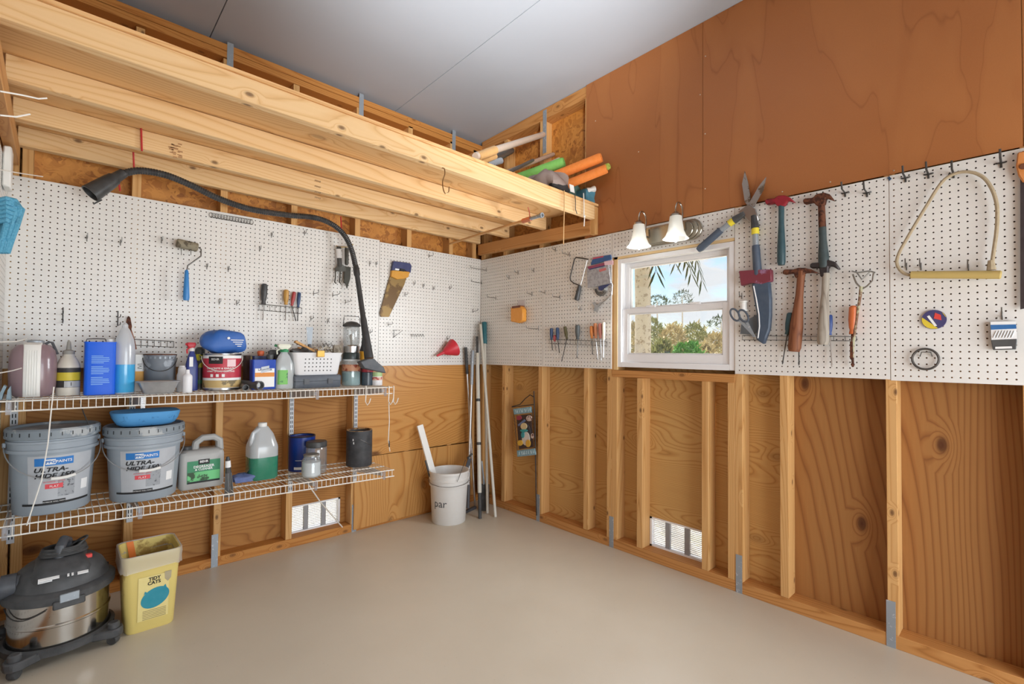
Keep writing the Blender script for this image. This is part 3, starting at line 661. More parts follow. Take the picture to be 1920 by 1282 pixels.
mb = MB().tubeL([(630, 461, .4), (640, 463, 1.5), (655, 463, 1.5), (662, 458, .4)], .12, 6); single(mb, 'elastic_band', pm('tan_elastic', (184, 150, 74), .7), 'tan elastic loop holding the garden fork and trowel', 'band')

# hand saw
t = thing('hand_saw', 'old hand saw with blue and orange handle hanging on the left pegboard', 'saw', pL(720, 596, .8))
MB().flatL([(731, 517), (762, 520), (758, 533), (729, 594), (714, 594), (712, 587)], .6, .12).build('blade', speck('rusty_yellow_blade', (140, 112, 64), .45, (96, 70, 36), 9, .5, metal=.4), t)
MB().flatL([(732, 507), (766, 510), (763, 520), (755, 523), (742, 524), (731, 519)], .5, .9).build('handle', pm('handle_orange2', (214, 150, 26), .45), t, bevel=.1)
hd = MB().flatL([(735, 490), (766, 494), (769, 499), (767, 512), (757, 508), (752, 509), (748, 504), (740, 505), (732, 508)], .5, .95).build('grip', pm('handle_deep_blue', (38, 48, 102), .5), t, bevel=.1)
MB().flatL([(751, 503), (760, 505), (758, 509), (750, 508)], 1.46, .02).build('hand_hole', M_blk, hd); MB().flatL([(741, 503), (749, 504), (748, 507), (741, 506)], 1.46, .02).build('hand_hole', M_prw, hd)
# pliers
t = thing('pliers', 'rusty brown pliers standing among the bottles on the upper shelf', 'pliers', pL(240, 655, 1.4))
MB().flatL([(240, 592), (244, 596), (247, 612), (245, 622), (240, 626), (236, 622), (235, 610), (238, 596)], 1.0, .7).build('jaws', M_rust, t, bevel=.1)
for q in ([(238, 618, 1.3), (232, 634, 1.3), (226, 652, 1.3)], [(243, 618, 1.3), (249, 636, 1.3), (253, 655, 1.3)]): MB().tubeL(q, .32, 8).build('handle', pm('handle_rust', (142, 82, 54), .6), t)
# red funnel
m0, m1 = pL(852, 651, 3.0), pL(819, 667, 2.4); t = thing('funnel', 'bright red plastic funnel hanging on the left pegboard near the corner', 'funnel', m1)
MB().spin(m0, m1, [(0, 2.75), (.05, 2.7), (.55, .95), (.62, .5), (1, .3), (1, .2), (.6, .4), (.5, .9), (.02, 2.6)], 28, caps=False).build('cone', M_red, t)
hook('L', 838, 634, 1.2, 'hook that carries the red funnel')
# teal rope, cords and box at the left edge, on the side wall
t = thing('rope_hank', 'hank of bright teal braided rope at the left edge of the board', 'rope', pL(5, 470, 22)); M_rope = pm('teal_rope', (20, 162, 204), .75, var=.4, scale=160, bump=.8)
for k in range(9):
    du = -14+k*4.2; MB().tubeL([(10+du*.9, 372+abs(du)*.5, 22+k % 3), (22+du*1.0, 392, 22.4+k % 2), (17+du*.8, 420, 22+k % 3), (8+du*.7, 450, 22.5), (2+du*.6, 474, 22+k % 2)], .36, 8).build('strand', M_rope, t)
for k in range(6): MB().tubeL([(-6, 376+k*8, 23.4), (12, 372+k*8, 24.2), (28, 376+k*8.5, 23.6), (36-k*1.2, 388+k*8, 22.4)], .36, 8).build('wrap', M_rope, t)
mb = MB().tubeL([(28, 412, 20), (36, 424, 20), (30, 432, 20), (22, 440, 20)], .12, 5); single(mb, 'carabiner', pm('dark_red_clip', (110, 30, 44), .4), 'small dark red clip behind the teal rope', 'clip')
mb = MB().box(-109.2, -108.2, -14, -10, 74, 80.5); single(mb, 'junction_box', M_white, 'white electrical box at the far left under the loft ledger', 'box', bevel=.2)
for i, (q, lab) in enumerate((([(0, 171, 52), (40, 178, 50.5), (72, 185, 50), (88, 184, 49.8)], 'thin white wire prong crossing the second joist at the left edge'), ([(0, 216, 52), (30, 219, 51), (56, 214, 50)], 'thin white wire prong over the ledger at the left edge'), ([(0, 318, 26), (40, 325, 20), (80, 331, 14)], 'long white wire prong along the board top at the left edge'), ([(0, 601, 22), (8, 602, 20), (12, 603, 19)], 'short wire prong at the left edge above the canteen'), ([(0, 641, 24), (30, 640, 20), (50, 635, 17)], 'bent wire prong at the left edge over the canteen'), ([(0, 699, 24), (22, 695, 20), (40, 690, 17)], 'pale wire prong in front of the canteen'))):
    mb = MB().tubeL(q, .09, 6); single(mb, 'wire_prong', M_whitewire, lab, 'wire', 'wire prongs on the side wall')

# ------------------------------------------------------------------ wire shelves on the left wall
def zU(x): return 39.63-(x+41)*.0083
def zD(x): return 19.24-(x+40.3)*.024
SHD = 16.
def wire_shelf(zf, x0, x1, lab):
    t = thing('wire_shelf', lab, 'shelf', ((x0+x1)/2, -8, zf((x0+x1)/2)), 'white wire shelves on the left wall')
    lip = 1.65; zi = zf; zf = lambda x: zi(x)-(.12 if zi is zU else .22)
    for nm_, y, dz in (('front_rod', SHD, -.12), ('front_rod', SHD+.05, -lip), ('back_rod', .95, -.12), ('middle_rod', 5.7, -.14), ('middle_rod', 10.9, -.14)):
        MB().tube([(x0, -y, zf(x0)+dz), (x1, -y, zf(x1)+dz)], .13, 8).build(nm_, M_whitewire, t)
    mb = MB(); x = x0+.3
    while x < x1:
        mb.tube([(x, -.8, zf(x)), (x, -SHD+.15, zf(x)), (x, -SHD-.12, zf(x)-.2), (x, -SHD-.14, zf(x)-lip)], .065, 5); x += .97
    mb.build('cross_wires', M_whitewire, t, kind='stuff')
    return t
wire_shelf(zU, -109.1, -41.0, 'upper white wire shelf crowded with bottles and cans')
wire_shelf(zD, -109.0, -40.2, 'lower white wire shelf holding the grey pails and jugs')
M_std = pm('grey_white_enamel', (206, 208, 212), .35, var=.08)
for i, (x, lab) in enumerate(((-108.1, 'slotted shelf standard on the stud at the far left corner'), (-91.3, 'slotted shelf standard behind the two grey pails'), (-60.2, 'slotted shelf standard between the green jug and the blue can'), (-43.6, 'slotted shelf standard beside the orange plywood panel'))):
    t = thing('shelf_standard', lab, 'bracket', (x+.5, -.3, 13), 'slotted standards carrying the wire shelves')
    ch = MB().box(x, x+1.0, -.55, -.02, 13.5, 43).build('channel', M_std, t)
    mb = MB()
    for k in range(26): mb.box(x+.22, x+.38, -.57, -.5, 14.2+k*1.08, 14.9+k*1.08); mb.box(x+.62, x+.78, -.57, -.5, 14.2+k*1.08, 14.9+k*1.08)
    mb.build('slots', M_blk, ch, kind='stuff')
    for zf in (zU, zD):
        zz = zf(x)-.62
        br = MB().prism([(x+.4, -.4, zz), (x+.4, -SHD+.5, zz), (x+.4, -SHD+.5, zz-.9), (x+.4, -.4, zz-2.6)], (.2, 0, 0)).build('bracket', M_std, t)
        MB().box(x+.2, x+.85, -SHD-.42, -SHD-.34, zz-1.7, zz+.3).build('clip', glassy('clip_plastic_%d%d' % (i, zf is zU), (.9, .9, .92), .05, .1, .3, (200, 202, 208)), br)
# small white hooks on the shelf's right end, and the cord that hangs from one
for i, (u, lab) in enumerate(((686, 'white wire hook hanging from the upper shelf front, leftmost of three'), (729, 'white wire hook on the upper shelf front that carries the cord'), (738, 'white wire hook at the very end of the upper shelf'))):
    p = pL(u, 726, SHD+.2); mb = MB()
    mb.tube([p+Vector((0, .3, .3)), p+Vector((0, -.1, .3)), p+Vector((0, -.15, -1)), p+Vector((-.1, -.15, -3.4)), p+Vector((.2, -.5, -4.2)), p+Vector((.5, -.9, -3.6)), p+Vector((.7, -1.1, -2.6))], .12, 6)
    single(mb, 'shelf_hook', M_whitewire, lab, 'hook', 'white hooks on the upper shelf')
mb = MB().tube([pL(729, 755, 16.4), pL(730, 790, 16.3), pL(728, 825, 16.2), pL(731, 846, 16.2)], .1, 6)
c_ = thing('pull_string', 'thin white cord hanging from the upper shelf end hook', 'cord', mb.base()); mb.build('cord', M_whitewire, c_)
MB().spin(pL(729.5, 826, 16.2), pL(729.8, 838, 16.2), [(0, .16), (.5, .2), (1, .14)], 8).build('clasp', M_dkwire, c_)
mb = MB().tube([pL(101, 725, 16.4), pL(97, 760, 16.5), pL(90, 830, 16.6), pL(78, 900, 16.8), pL(50, 985, 17)], .1, 6); single(mb, 'hanging_string', M_whitewire, 'long pale string hanging in front of the left grey pail', 'string')
mb = MB().tube([pL(150, 752, 14), pL(156, 772, 13), pL(168, 800, 12)], .1, 6); single(mb, 'hanging_string', M_dkwire, 'short frayed string hanging above the left pail lid', 'string')
mb = MB().tube([pL(574, 902, 9), pL(600, 940, 5), pL(642, 988, .2)], .16, 6); single(mb, 'shelf_brace', M_whitewire, 'diagonal wire brace from the lower shelf down to the vent', 'brace')

# ------------------------------------------------------------------ things on the upper shelf, left to right
def cup(name, c, prof, mat, parent, n=28): return MB().lathe(c, prof, n).build(name, mat, parent)
def ux(u, y, v=735): return pL(u, v, y).x
def uz(u, v, y): return pL(u, v, y).z
M_cloth = pm('blue_grey_cloth', (132, 158, 172), .85, var=.25, scale=40)
mb = MB()
for q in ([(0, 748), (1, 737), (9, 721), (14, 724), (8, 736), (5, 748)], [(13, 748), (16, 730), (21, 723), (22, 748)]): mb.flatL(q, 12, 2.2)
single(mb, 'folded_cloth', M_cloth, 'folded blue-grey cloth on the upper shelf at the far left edge', 'cloth')

# plum canteen with a white band
x, y = -105.1, -9.; z0 = zU(x); h = 9.0; hw = 3.0
t = thing('canteen', 'plum coloured canteen with a white ribbed band on the upper shelf', 'canteen', (x, y, z0))
def cant(k, e): return [(rr(hw*k*q, 3.2*k*q, 2.2*q, 5), hh) for q, hh in ((.72, 0), (.88, .5), (.97, 1.6), (1, h*.45), (.98, h*.7), (.9, h*.86), (.7, h*.96), (.35, h))]
MB().secs((x, y, z0), cant(1, 0)).build('body', pm('plum_plastic', (138, 112, 118), .28, var=.1, scale=8, coat=.3), t)
bd = MB().secs((x-.1, y, z0), [(rr(1.15, 3.3*q+.02, .5, 2), hh) for q, hh in ((.75, 0), (.91, .5), (1, 1.6), (1.03, h*.45), (1.01, h*.7), (.93, h*.86), (.74, h*.965), (.4, h+.1))]).build('band', M_white, t)
for k in range(5): MB().secs((x-.7+k*.3, y, z0), [(rr(.05, 3.38*q, .04, 1), hh) for q, hh in ((.76, .1), (.92, .5), (1.01, 1.6), (1.04, h*.45), (1.02, h*.7), (.94, h*.86))]).build('rib', M_white, bd)
MB().lathe((x+.2, y, z0+h), [(1.1, 0), (1.1, .35), (.9, .5), (.3, .55)], 16).build('cap', M_galv, t)
hd = MB().tube([pL(66, 653, 9.5), pL(80, 648, 9.5), pL(92, 641, 9.5), pL(98, 642, 9.5), pL(108, 664, 9.5)], .2, 8).build('latch_handle', M_dkgrey, t)

# glue bottle
x, r = cylfit(104, 151, 700, 9.4); y = -9.4; z0 = zU(x)
t = thing('glue_bottle', 'off-white glue bottle with black and yellow label beside the canteen', 'bottle', (x, y, z0)); H = 7.6
cup('body', (x, y, z0), [(r*.95, 0), (r, .2), (r, H*.62), (r*.96, H*.7), (r*.75, H*.82), (r*.5, H*.9), (r*.46, H*.95)], pm('bone_plastic', (214, 208, 196), .4), t)
cp = cup('cap', (x, y, z0), [(r*.5, H*.94), (r*.5, H*1.02), (r*.22, H*1.05), (r*.16, H*1.22), (.05, H*1.27)], pm('grey_cap', (150, 148, 142), .5), t)
a = camang(x, y); lb = MB().cpatch((x, y, z0), r, a-1.5, a+1.5, 1.4, 4.8).build('label', pm('label_black', (34, 32, 32), .5), t)
MB().cpatch((x, y, z0), r, a-1.45, a+1.45, 2.6, 4.0, thk=.04).build('label_band', pm('label_yellow', (206, 186, 38), .5), lb)
MB().cpatch((x, y, z0), r, a-.3, a+1.4, 1.45, 2.5, thk=.04).build('label_panel', pm('label_silver', (176, 178, 182), .4), lb)
text('1', .9, M_blk, lb, None, 0, 0, fmap=cylmap((x, y, z0), r, a+.25, 1.97, .08))

# blue rectangular can with printed lines
M_bluecan = pm('blue_enamel', (0, 92, 222), .4, var=.04, spec=.3)
x0, x1 = ux(157, 12), ux(216, 12); z0 = zU(x0); zt = uz(190, 642, 12)
t = thing('solvent_can', 'bright blue rectangular metal can, back label facing out, on the upper shelf', 'can', ((x0+x1)/2, -10, z0))
MB().secs(((x0+x1)/2, -10, z0), [(rr((x1-x0)/2, 2.1, .5, 3), hh) for hh in (0, zt-z0)]).build('body', M_bluecan, t, bevel=.05)
MB().secs(((x0+x1)/2, -10, zt), [(rr((x1-x0)/2+.06, 2.15, .5, 3), hh) for hh in (-.1, .12)]).build('seam', M_bluecan, t)
mb = MB()
for b in range(3):
    for k in range(5):
        zz = zt-2.4-b*1.9-k*.3; a0 = x0+.9; a1 = x1-.9-(.8 if k == 4 else 0)+random.uniform(-.1, .1); mb.box(a0, a1 if k else a0+1.6, -12.13, -12.1, zz-.07, zz+.07)
mb.build('small_print', pm('pale_blue_print', (120, 172, 236), .5), t, kind='stuff')
MB().lathe((x1-.8, -10, zt), [(.55, 0), (.55, .6), (.5, .65)], 16).build('cap', M_white, t)
MB().tube([(x0+.2, -10, zt+.1), (x0+.3, -10, zt+.6), (x0+1.2, -10, zt+.7), (x0+2.8, -10, zt+.7), (x0+3, -10, zt+.1)], .09, 6).build('handle', M_dkwire, t)

def bottle(name, lab, u0, u1, v, y, prof, mat, group=None, zf=zU, cat='bottle'):
    x, r = cylfit(u0, u1, v, y); z0 = zf(x); t = thing(name, lab, cat, (x, -y, z0), group)
    MB().lathe((x, -y, z0), [(r*a, b) for a, b in prof], 24).build('body', mat, t)
    return t, x, r, z0
M_milky = glassy('milky_plastic', (.95, .97, 1), .06, .2, .82, (242, 247, 251))
M_blueliq = pm('blue_liquid', (60, 170, 226), .2, var=.06, coat=.5)
H = uz(236, 605, 10)-zU(-93)
t, x, r, z0 = bottle('squeeze_bottle', 'clear tapered bottle half full of bright blue liquid', 212, 253, 700, 10, [(.95, 0), (1, .3), (1, H*.55), (.97, H*.66), (.86, H*.76), (.45, H*.9), (.28, H*.93), (.28, H*.97), (.1, H)], M_milky)
MB().lathe((x, -10, z0), [(r*.93, .05), (r*1.005, .3), (r*1.005, H*.41), (r*.9, H*.415)], 24).build('liquid', M_blueliq, t)

x0, x1 = ux(252, 5), ux(271, 5); z0 = zU(x0); t = thing('carton', 'slim white and orange carton wedged between the blue bottle and grey pail', 'box', ((x0+x1)/2, -4.2, z0))
MB().box(x0, x1, -5.2, -3.2, z0, z0+7.2).build('box', M_white, t, bevel=.05)
MB().box(x0+.02, x1-.02, -5.24, -5.2, z0+1.9, z0+3.9).build('orange_print', pm('orange_print', (238, 170, 54), .5), t)
text('IVI', 1.0, M_blk, t, (x0+.75, -5.26, z0+4.9), (0, 0, 1), (-1, 0, 0))

# small grey pail with a rusty rim
x, r = cylfit(269, 330, 690, 5.5); z0 = zU(x); zt = uz(300, 665, 5.5); t = thing('small_pail', 'small grey metal pail with rusty rim at the back of the upper shelf', 'pail', (x, -5.5, z0))
M_gp = speck('scuffed_grey_paint', (128, 134, 142), .5, (170, 176, 184), 14, .58)
MB().lathe((x, -5.5, z0), [(r*.9, 0), (r*.97, .3), (r, zt-z0-.4), (r*1.04, zt-z0-.2), (r*1.04, zt-z0)], 28).build('body', M_gp, t)
MB().lathe((x, -5.5, zt), [(r*1.05, -.05), (r*1.06, .1), (r*.97, .16), (r*.93, .02), (.1, 0)], 28).build('lid', M_rust, t)
for k in range(7):
    a = camang(x, -5.5)-.9+k*.3; MB().obox((x+r*1.03*math.cos(a), -5.5+r*1.03*math.sin(a), zt-.55), (-.16*math.sin(a), .16*math.cos(a), 0), (.04*math.cos(a), .04*math.sin(a), 0), (0, 0, .22)).build('lid_tab', M_galv, t)
a = camang(x, -5.5); MB().tube([Vector((x, -5.5, zt-.6))+Vector((math.cos(a+b)*(r+.15), math.sin(a+b)*(r+.15), -2.6*math.sin(max(0, min(1, (b+1.55)/3.1))*math.pi))) for b in [(-1.55+i*.155) for i in range(21)]], .07, 6).build('bail', M_dkwire, t)

# crinkled clear tray
c = pL(296, 742, 11.5); z0 = zU(c.x); t = thing('foil_tray', 'crumpled clear and silver tray in front of the small grey pail', 'tray', (c.x, -11.5, z0))
mb = MB(); rnd = random.Random(3); O = [(x*(1+rnd.uniform(-.06, .06)), y*(1+rnd.uniform(-.06, .06))) for x, y in rr(3.1, 2.2, .8, 3)]
mb.secs((c.x, -11.5, z0), [([(x*k, y*k) for x, y in O], hh) for k, hh in ((.7, 0), (.74, .12), (.98, 2.1), (1.06, 2.25), (1.08, 2.15), (.96, 2.05), (.7, .3))])
mb.build('tray', pm('crinkled_foil', (196, 198, 202), .3, .55, var=.3, scale=26, bump=.8), t)
MB().ell((c.x-1.6, -12.6, z0+1.1), 1.0, .8, .9, 10, 6).build('blue_wrap', pm('blue_wrap', (40, 120, 196), .35, var=.3), t)

# pill-white bottles and the red-headed sprayer
wb = pm('chalk_white_plastic', (232, 232, 236), .4, var=.05)
t, x, r, z0 = bottle('white_bottle', 'small plain white bottle with narrow neck in front of the red sprayer', 342, 361, 710, 13, [(.95, 0), (1, .15), (1, 3.0), (.92, 3.3), (.45, 3.7), (.4, 4.4), (.05, 4.45)], wb, 'small white bottles on the upper shelf')
t, x, r, z0 = bottle('white_bottle', 'white bottle with grey stepped neck just behind the narrow white one', 331, 351, 710, 10.2, [(.95, 0), (1, .15), (1, 3.3), (.8, 3.7), (.75, 4.7), (.62, 4.8), (.6, 5.1), (.05, 5.15)], pm('dull_white_plastic', (206, 206, 208), .45), 'small white bottles on the upper shelf')
def sprayer(name, lab, ub0, ub1, y, vtop, bodymat, headmat, collmat, px):
    x, r = cylfit(ub0, ub1, 700, y); z0 = zU(x); zt = uz((ub0+ub1)/2, vtop, y); H = zt-z0
    t = thing(name, lab, 'spray bottle', (x, -y, z0))
    MB().secs((x, -y, z0), [(rr(r*a, r*.7*a, r*.5*a, 4), H*b) for a, b in ((.93, 0), (1, .03), (1, .42), (.95, .55), (.62, .72), (.36, .80), (.34, .83))]).build('body', bodymat, t)
    MB().lathe((x, -y, z0), [(r*.45, H*.82), (r*.47, H*.86), (r*.4, H*.89)], 14).build('collar', collmat, t)
    hd = MB().secs((x-.15, -y, z0), [(rr(a, b, .25, 3), H*hh) for a, b, hh in ((r*.4, r*.35, .88), (r*.62, r*.42, .92), (r*.78, r*.42, .96), (r*.62, r*.36, 1.0))]).build('spray_head', headmat, t)
    MB().tube([(x-r*.35, -y, z0+H*.91), (x-r*.8, -y, z0+H*.85), (x-r*.75, -y, z0+H*.77)], .16, 6).build('trigger', headmat, hd)
    MB().spin((x-r*.6, -y, z0+H*.96), (x-r*1.05, -y, z0+H*.965), [(0, .3), (1, .24)], 8).build('nozzle', px, hd)
    return t, x, r, z0, H
t, x, r, z0, H = sprayer('spray_bottle', 'blue spray bottle with a red trigger head on the upper shelf', 347, 371, 8, 642, pm('navy_plastic', (24, 46, 130), .35), M_red, M_white, M_red)
MB().box(x-.55, x+.1, -8-r*.72-.02, -8-r*.72, z0+H*.50, z0+H*.7).build('label', M_prw, t)
t, x, r, z0 = bottle('paint_can', 'dark can with yellow-green label behind the red sprayer', 364, 384, 700, 4.5, [(.98, 0), (1, .1), (1, 8.2), (.9, 8.5), (.5, 8.9)], pm('charcoal_paint', (48, 52, 48), .4), cat='can')
a = camang(x, -4.5); MB().cpatch((x, -4.5, z0), r, a-1.2, a+1.2, 4.6, 7.4).build('label', speck('yellow_black_label', (196, 190, 40), .5, (40, 44, 40), 30, .5), t)
MB().cpatch((x, -4.5, z0), r, a-1.2, a+1.2, 1.2, 2.0).build('label', pm('green_band', (24, 100, 60), .5), t)

# red and white epoxy can
x, r = cylfit(380, 452, 700, 8); y = -8; z0 = zU(x); H = 7.6; a = camang(x, y)
t = thing('paint_can', 'gallon can with red garage epoxy label under the blue pouch', 'can', (x, y, z0))
MB().lathe((x, y, z0), [(r*.99, 0), (r*1.01, .1), (r, .3), (r, H-.3), (r*1.02, H-.15), (r*1.02, H), (r*.93, H), (r*.92, H-.2), (.1, H-.2)], 36).build('body', M_steel, t)
lb = MB().cpatch((x, y, z0), r, a-1.9, a+1.9, .5, H-.4, 24).build('label', M_prw, t)
MB().cpatch((x, y, z0), r, a-1.85, a+1.85, 2.6, 6.6, 24, thk=.035).build('label_red', pm('label_red', (190, 30, 58), .45), lb)
MB().cpatch((x, y, z0), r, a-1.85, a+1.85, .6, 2.1, 24, thk=.035).build('label_photo', speck('garage_picture', (206, 178, 120), .5, (120, 104, 70), 12, .55), lb)
MB().cpatch((x, y, z0), r, a-.75, a+.02, 5.5, 7.0, 8, thk=.05).build('label_badge', M_blk, lb)
MB().cpatch((x, y, z0), r, a+.25, a+.75, 4.9, 6.4, 8, thk=.05).build('label_seal', pm('label_pink', (238, 206, 212), .5), lb)
text('BEHR', .62, M_prw, lb, None, 0, 0, fmap=cylmap((x, y, z0), r, a-.37, 6.4, .1))
text('CONCRETE & GARAGE', .5, M_prw, lb, None, 0, 0, bold=.02, fmap=cylmap((x, y, z0), r, a-.1, 4.55, .1))
text('1-PART EPOXY COATING', .46, M_prw, lb, None, 0, 0, bold=.02, fmap=cylmap((x, y, z0), r, a-.1, 3.95, .1))
for k in range(3): MB().cpatch((x, y, z0), r, a-.62+k*.3, a-.47+k*.3, 2.8, 3.4, 4, thk=.06).build('label_icon', M_prw, lb)
MB().tube([Vector((x, y, z0+H-1.2))+Vector((math.cos(a+b)*(r+.25), math.sin(a+b)*(r+.25), -3.0*math.sin((b+1.6)/3.2*math.pi)+.6)) for b in [(-1.6+i*.16) for i in range(21)]], .08, 6).build('bail', M_whitewire, t)
# blue pouch lying on the can
def soft(c, hx, hy, hz, seed, n=26, k=14, e=.55, wob=.06):
    """soft pillow shape"""
    rnd = random.Random(seed); ph = [rnd.uniform(0, 6.28) for _ in range(6)]; mb = MB(); S = []
    sg = lambda q, e_: math.copysign(abs(q)**e_, q)
    for i in range(k+1):
        f = -math.pi/2+math.pi*(i+.03)/(k+.06); row = []
        for j in range(n):
            a_ = 2*math.pi*j/n; w_ = 1+wob*(math.sin(3*a_+ph[0]+2*f)+.7*math.sin(5*a_+ph[1])+.6*math.sin(4*f+ph[2]+a_))
            row.append(Vector(c)+Vector((hx*sg(math.cos(f), e)*sg(math.cos(a_), e)*w_, hy*sg(math.cos(f), e)*sg(math.sin(a_), e)*w_, hz*sg(math.sin(f), .8)*w_)))
        S.append(row)
    return mb.loft(S)
M_pouch = pm('blue_nylon', (0, 94, 184), .5, var=.18, scale=10, bump=.3)
xa, xb = ux(379, 9, 640), ux(460, 9, 640); zt = z0+H
t = thing('zip_pouch', 'shiny blue nylon pouch lying on the epoxy can', 'pouch', ((xa+xb)/2, -8.5, zt))
soft(((xa+xb)/2, -8.5, zt+2.45), (xb-xa)/2*.98, 2.8, 2.35, 5).build('bag', M_pouch, t)
mb = MB(); yy = -11.32
for k in range(4): mb.box(xa+4.7+k*.4, xb-.9-.15*k, yy-.02, yy+.1, zt+2.75-k*.42, zt+2.9-k*.42)
mb.build('small_print', M_prw, t, kind='stuff'); MB().spin((xa+4.3, yy-.0, zt+3.2), (xa+4.3, yy+.2, zt+3.2), [(0, .26), (1, .26)], 12).build('logo', M_prw, t)

# box spine, grey pipe and black pipe
x0, x1 = ux(459, 5), ux(476, 5); z0 = zU(x0); t = thing('book_box', 'narrow brown and yellow box standing behind the grey pipe', 'box', ((x0+x1)/2, -4.5, z0))
MB().box(x0, (x0+x1)/2, -5.5, -3, z0, z0+7.2).build('box', pm('brown_card', (72, 44, 34), .7), t, bevel=.05); MB().box((x0+x1)/2, x1, -5.5, -3, z0, z0+7.0).build('spine', pm('cream_card', (208, 190, 120), .7), t, bevel=.05)
def pipe(p0, p1, r, mat, lab):
    p0, p1 = Vector(p0), Vector(p1); d = (p1-p0).normalized(); mb = MB(); x_, y_, _ = frame(d); k = 18
    ring = lambda p, q: [p+(x_*math.cos(6.2832*j/k)+y_*math.sin(6.2832*j/k))*q for j in range(k)]
    mb.loft([ring(p0, r*.8), ring(p0, r), ring(p1, r), ring(p1, r*.8), ring(p1-d*1.5, r*.8)], False, True); return single(mb, 'pipe_offcut', mat, lab, 'pipe', 'pipe pieces on the upper shelf')
z0 = zU(-72); pipe((ux(448, 6), -6, z0+.95), (ux(487, 13), -13.4, z0+.95), .92, pm('grey_pipe', (76, 78, 80), .45), 'grey pipe offcut lying in front of the blue solvent can')
pipe((ux(455, 9), -8, z0+.75), (ux(460, 15), -15.2, z0+.75), .62, M_black, 'black pipe offcut pointing at the camera beside the epoxy can')

# blue lacquer can and what stands behind it
M_navy = pm('deep_blue_enamel', (14, 66, 172), .32, var=.05, spec=.3)
def canbox(u0, u1, vt, yf, dep, mat, lab, capm, capx=.25):
    x0, x1 = ux(u0, yf), ux(u1, yf); z0 = zU(x0); zt = uz((u0+u1)/2, vt, yf); t = thing('solvent_can', lab, 'can', ((x0+x1)/2, -yf+dep/2, z0))
    MB().secs(((x0+x1)/2, -yf+dep/2, z0), [(rr((x1-x0)/2, dep/2, .3, 3), hh) for hh in (0, zt-z0)]).build('body', mat, t, bevel=.05)
    MB().lathe((x0+(x1-x0)*capx, -yf+dep/2, zt), [(.6, 0), (.6, .3), (.72, .35), (.72, 1.0), (.5, 1.15), (.1, 1.18)], 16).build('cap', capm, t); return t, x0, x1, z0, zt
t, x0, x1, z0, zt = canbox(473, 517, 674, 12, 2.6, M_navy, 'blue rectangular solvent can with white and orange label', M_black, .8)
xm = (x0+x1)/2; yf = -12.03
lb = MB().box(x0+.45, x1-.35, yf-.02, yf, z0+.5, zt-1.9).build('label', M_prw, t)
MB().box(x0+.45, x1-.35, yf-.04, yf-.02, z0+2.7, z0+3.6).build('label_orange', pm('label_orange', (226, 140, 40), .5), lb)
MB().prism([(xm-.7, yf-.03, zt-2.9), (xm+.9, yf-.03, zt-2.5), (xm+.9, yf-.03, zt-1.3), (xm-.7, yf-.03, zt-1.6)], (0, -.03, 0)).build('label_badge', pm('badge_grey', (196, 204, 214), .5), lb)
text('LACQUER', .62, pm('print_navy', (30, 44, 96), .6), lb, (xm+.1, yf-.05, z0+4.2), (1, 0, 0), (0, 0, 1), bold=.02)
text('KLEAN STRIP', .26, M_blk, lb, (xm+.1, yf-.08, zt-2.1), (1, 0, .2), (0, 0, 1), bold=.02)
canbox(474, 507, 667, 6.5, 2.6, pm('dark_navy_enamel', (22, 40, 104), .35), 'dark blue can with an orange cap behind the solvent can', pm('orange_cap', (232, 102, 32), .4), .5)
t, x, r, z0 = bottle('trigger_bottle', 'black bottle with a long nozzle behind the solvent can', 507, 527, 690, 5.5, [(.95, 0), (1, .2), (1, 5.4), (.5, 6.6), (.42, 7.2)], pm('black_bottle', (36, 30, 34), .4))
MB().secs((x-.3, -5.5, z0), [(rr(a_, .5, .2, 2), h_) for a_, h_ in ((.6, 7.1), (1.3, 7.5), (1.4, 8.2), (.9, 8.6))]).build('nozzle', M_black, t); MB().spin((x, -5.5, z0+7.7), (x+2.3, -6.4, z0+6.9), [(0, .4), (1, .32)], 10).build('spout', M_black, t)
t, x, r, z0, H = sprayer('spray_bottle', 'white spray bottle with green collar and green label', 514, 550, 11, 645, M_milky, pm('ivory_head', (230, 232, 214), .4), pm('green_collar', (26, 138, 84), .4), pm('green_nozzle', (30, 130, 80), .4))
MB().secs((x-.5, -11, z0), [(rr(r*.62, r*.74, r*.3, 3), H*b) for b in (.1, .3, .42)]).build('label', speck('green_leaf_label', (120, 190, 96), .5, (30, 96, 60), 14, .55), t)

# grey case and the white basket on it
M_case = pm('slate_plastic', (72, 80, 92), .5, var=.12)
x0, x1 = ux(551, 12.5), ux(640, 12.5); xm = (x0+x1)/2; hx = (x1-x0)/2; z0 = zU(xm); zc = uz(590, 703, 12.5)
t = thing('tool_case', 'low slate grey plastic case under the white basket', 'case', (xm, -8, z0))
MB().secs((xm, -8, z0), [(rr(hx*k, 4.5*k, .6, 4), h_) for k, h_ in ((.97, 0), (1, .2), (1, (zc-z0)*.52))]).build('base', M_case, t)
ld = MB().secs((xm, -8, z0), [(rr(hx*k, 4.5*k, .6, 4), h_) for k, h_ in ((1.01, (zc-z0)*.54), (1.01, (zc-z0)*.9), (.97, zc-z0))]).build('lid', M_case, t)
for s_ in (-.5, .5): MB().box(xm+hx*s_-.6, xm+hx*s_+.6, -12.75, -12.45, z0+.9, z0+2.1).build('latch', M_dkgrey, ld)
t = thing('basket', 'white perforated plastic basket full of odds and ends', 'basket', (xm, -8, zc)); Hb = uz(590, 661, 12.5)-zc
def ring4(k, h_, dip=0):
    o = rr(hx*1.04*k, 4.6*k, .9, 5); return [Vector((xm+a_, -8+b_, zc+h_-(dip*max(0, 1-(a_/1.9)**2) if b_ < -3 else 0))) for a_, b_ in o]
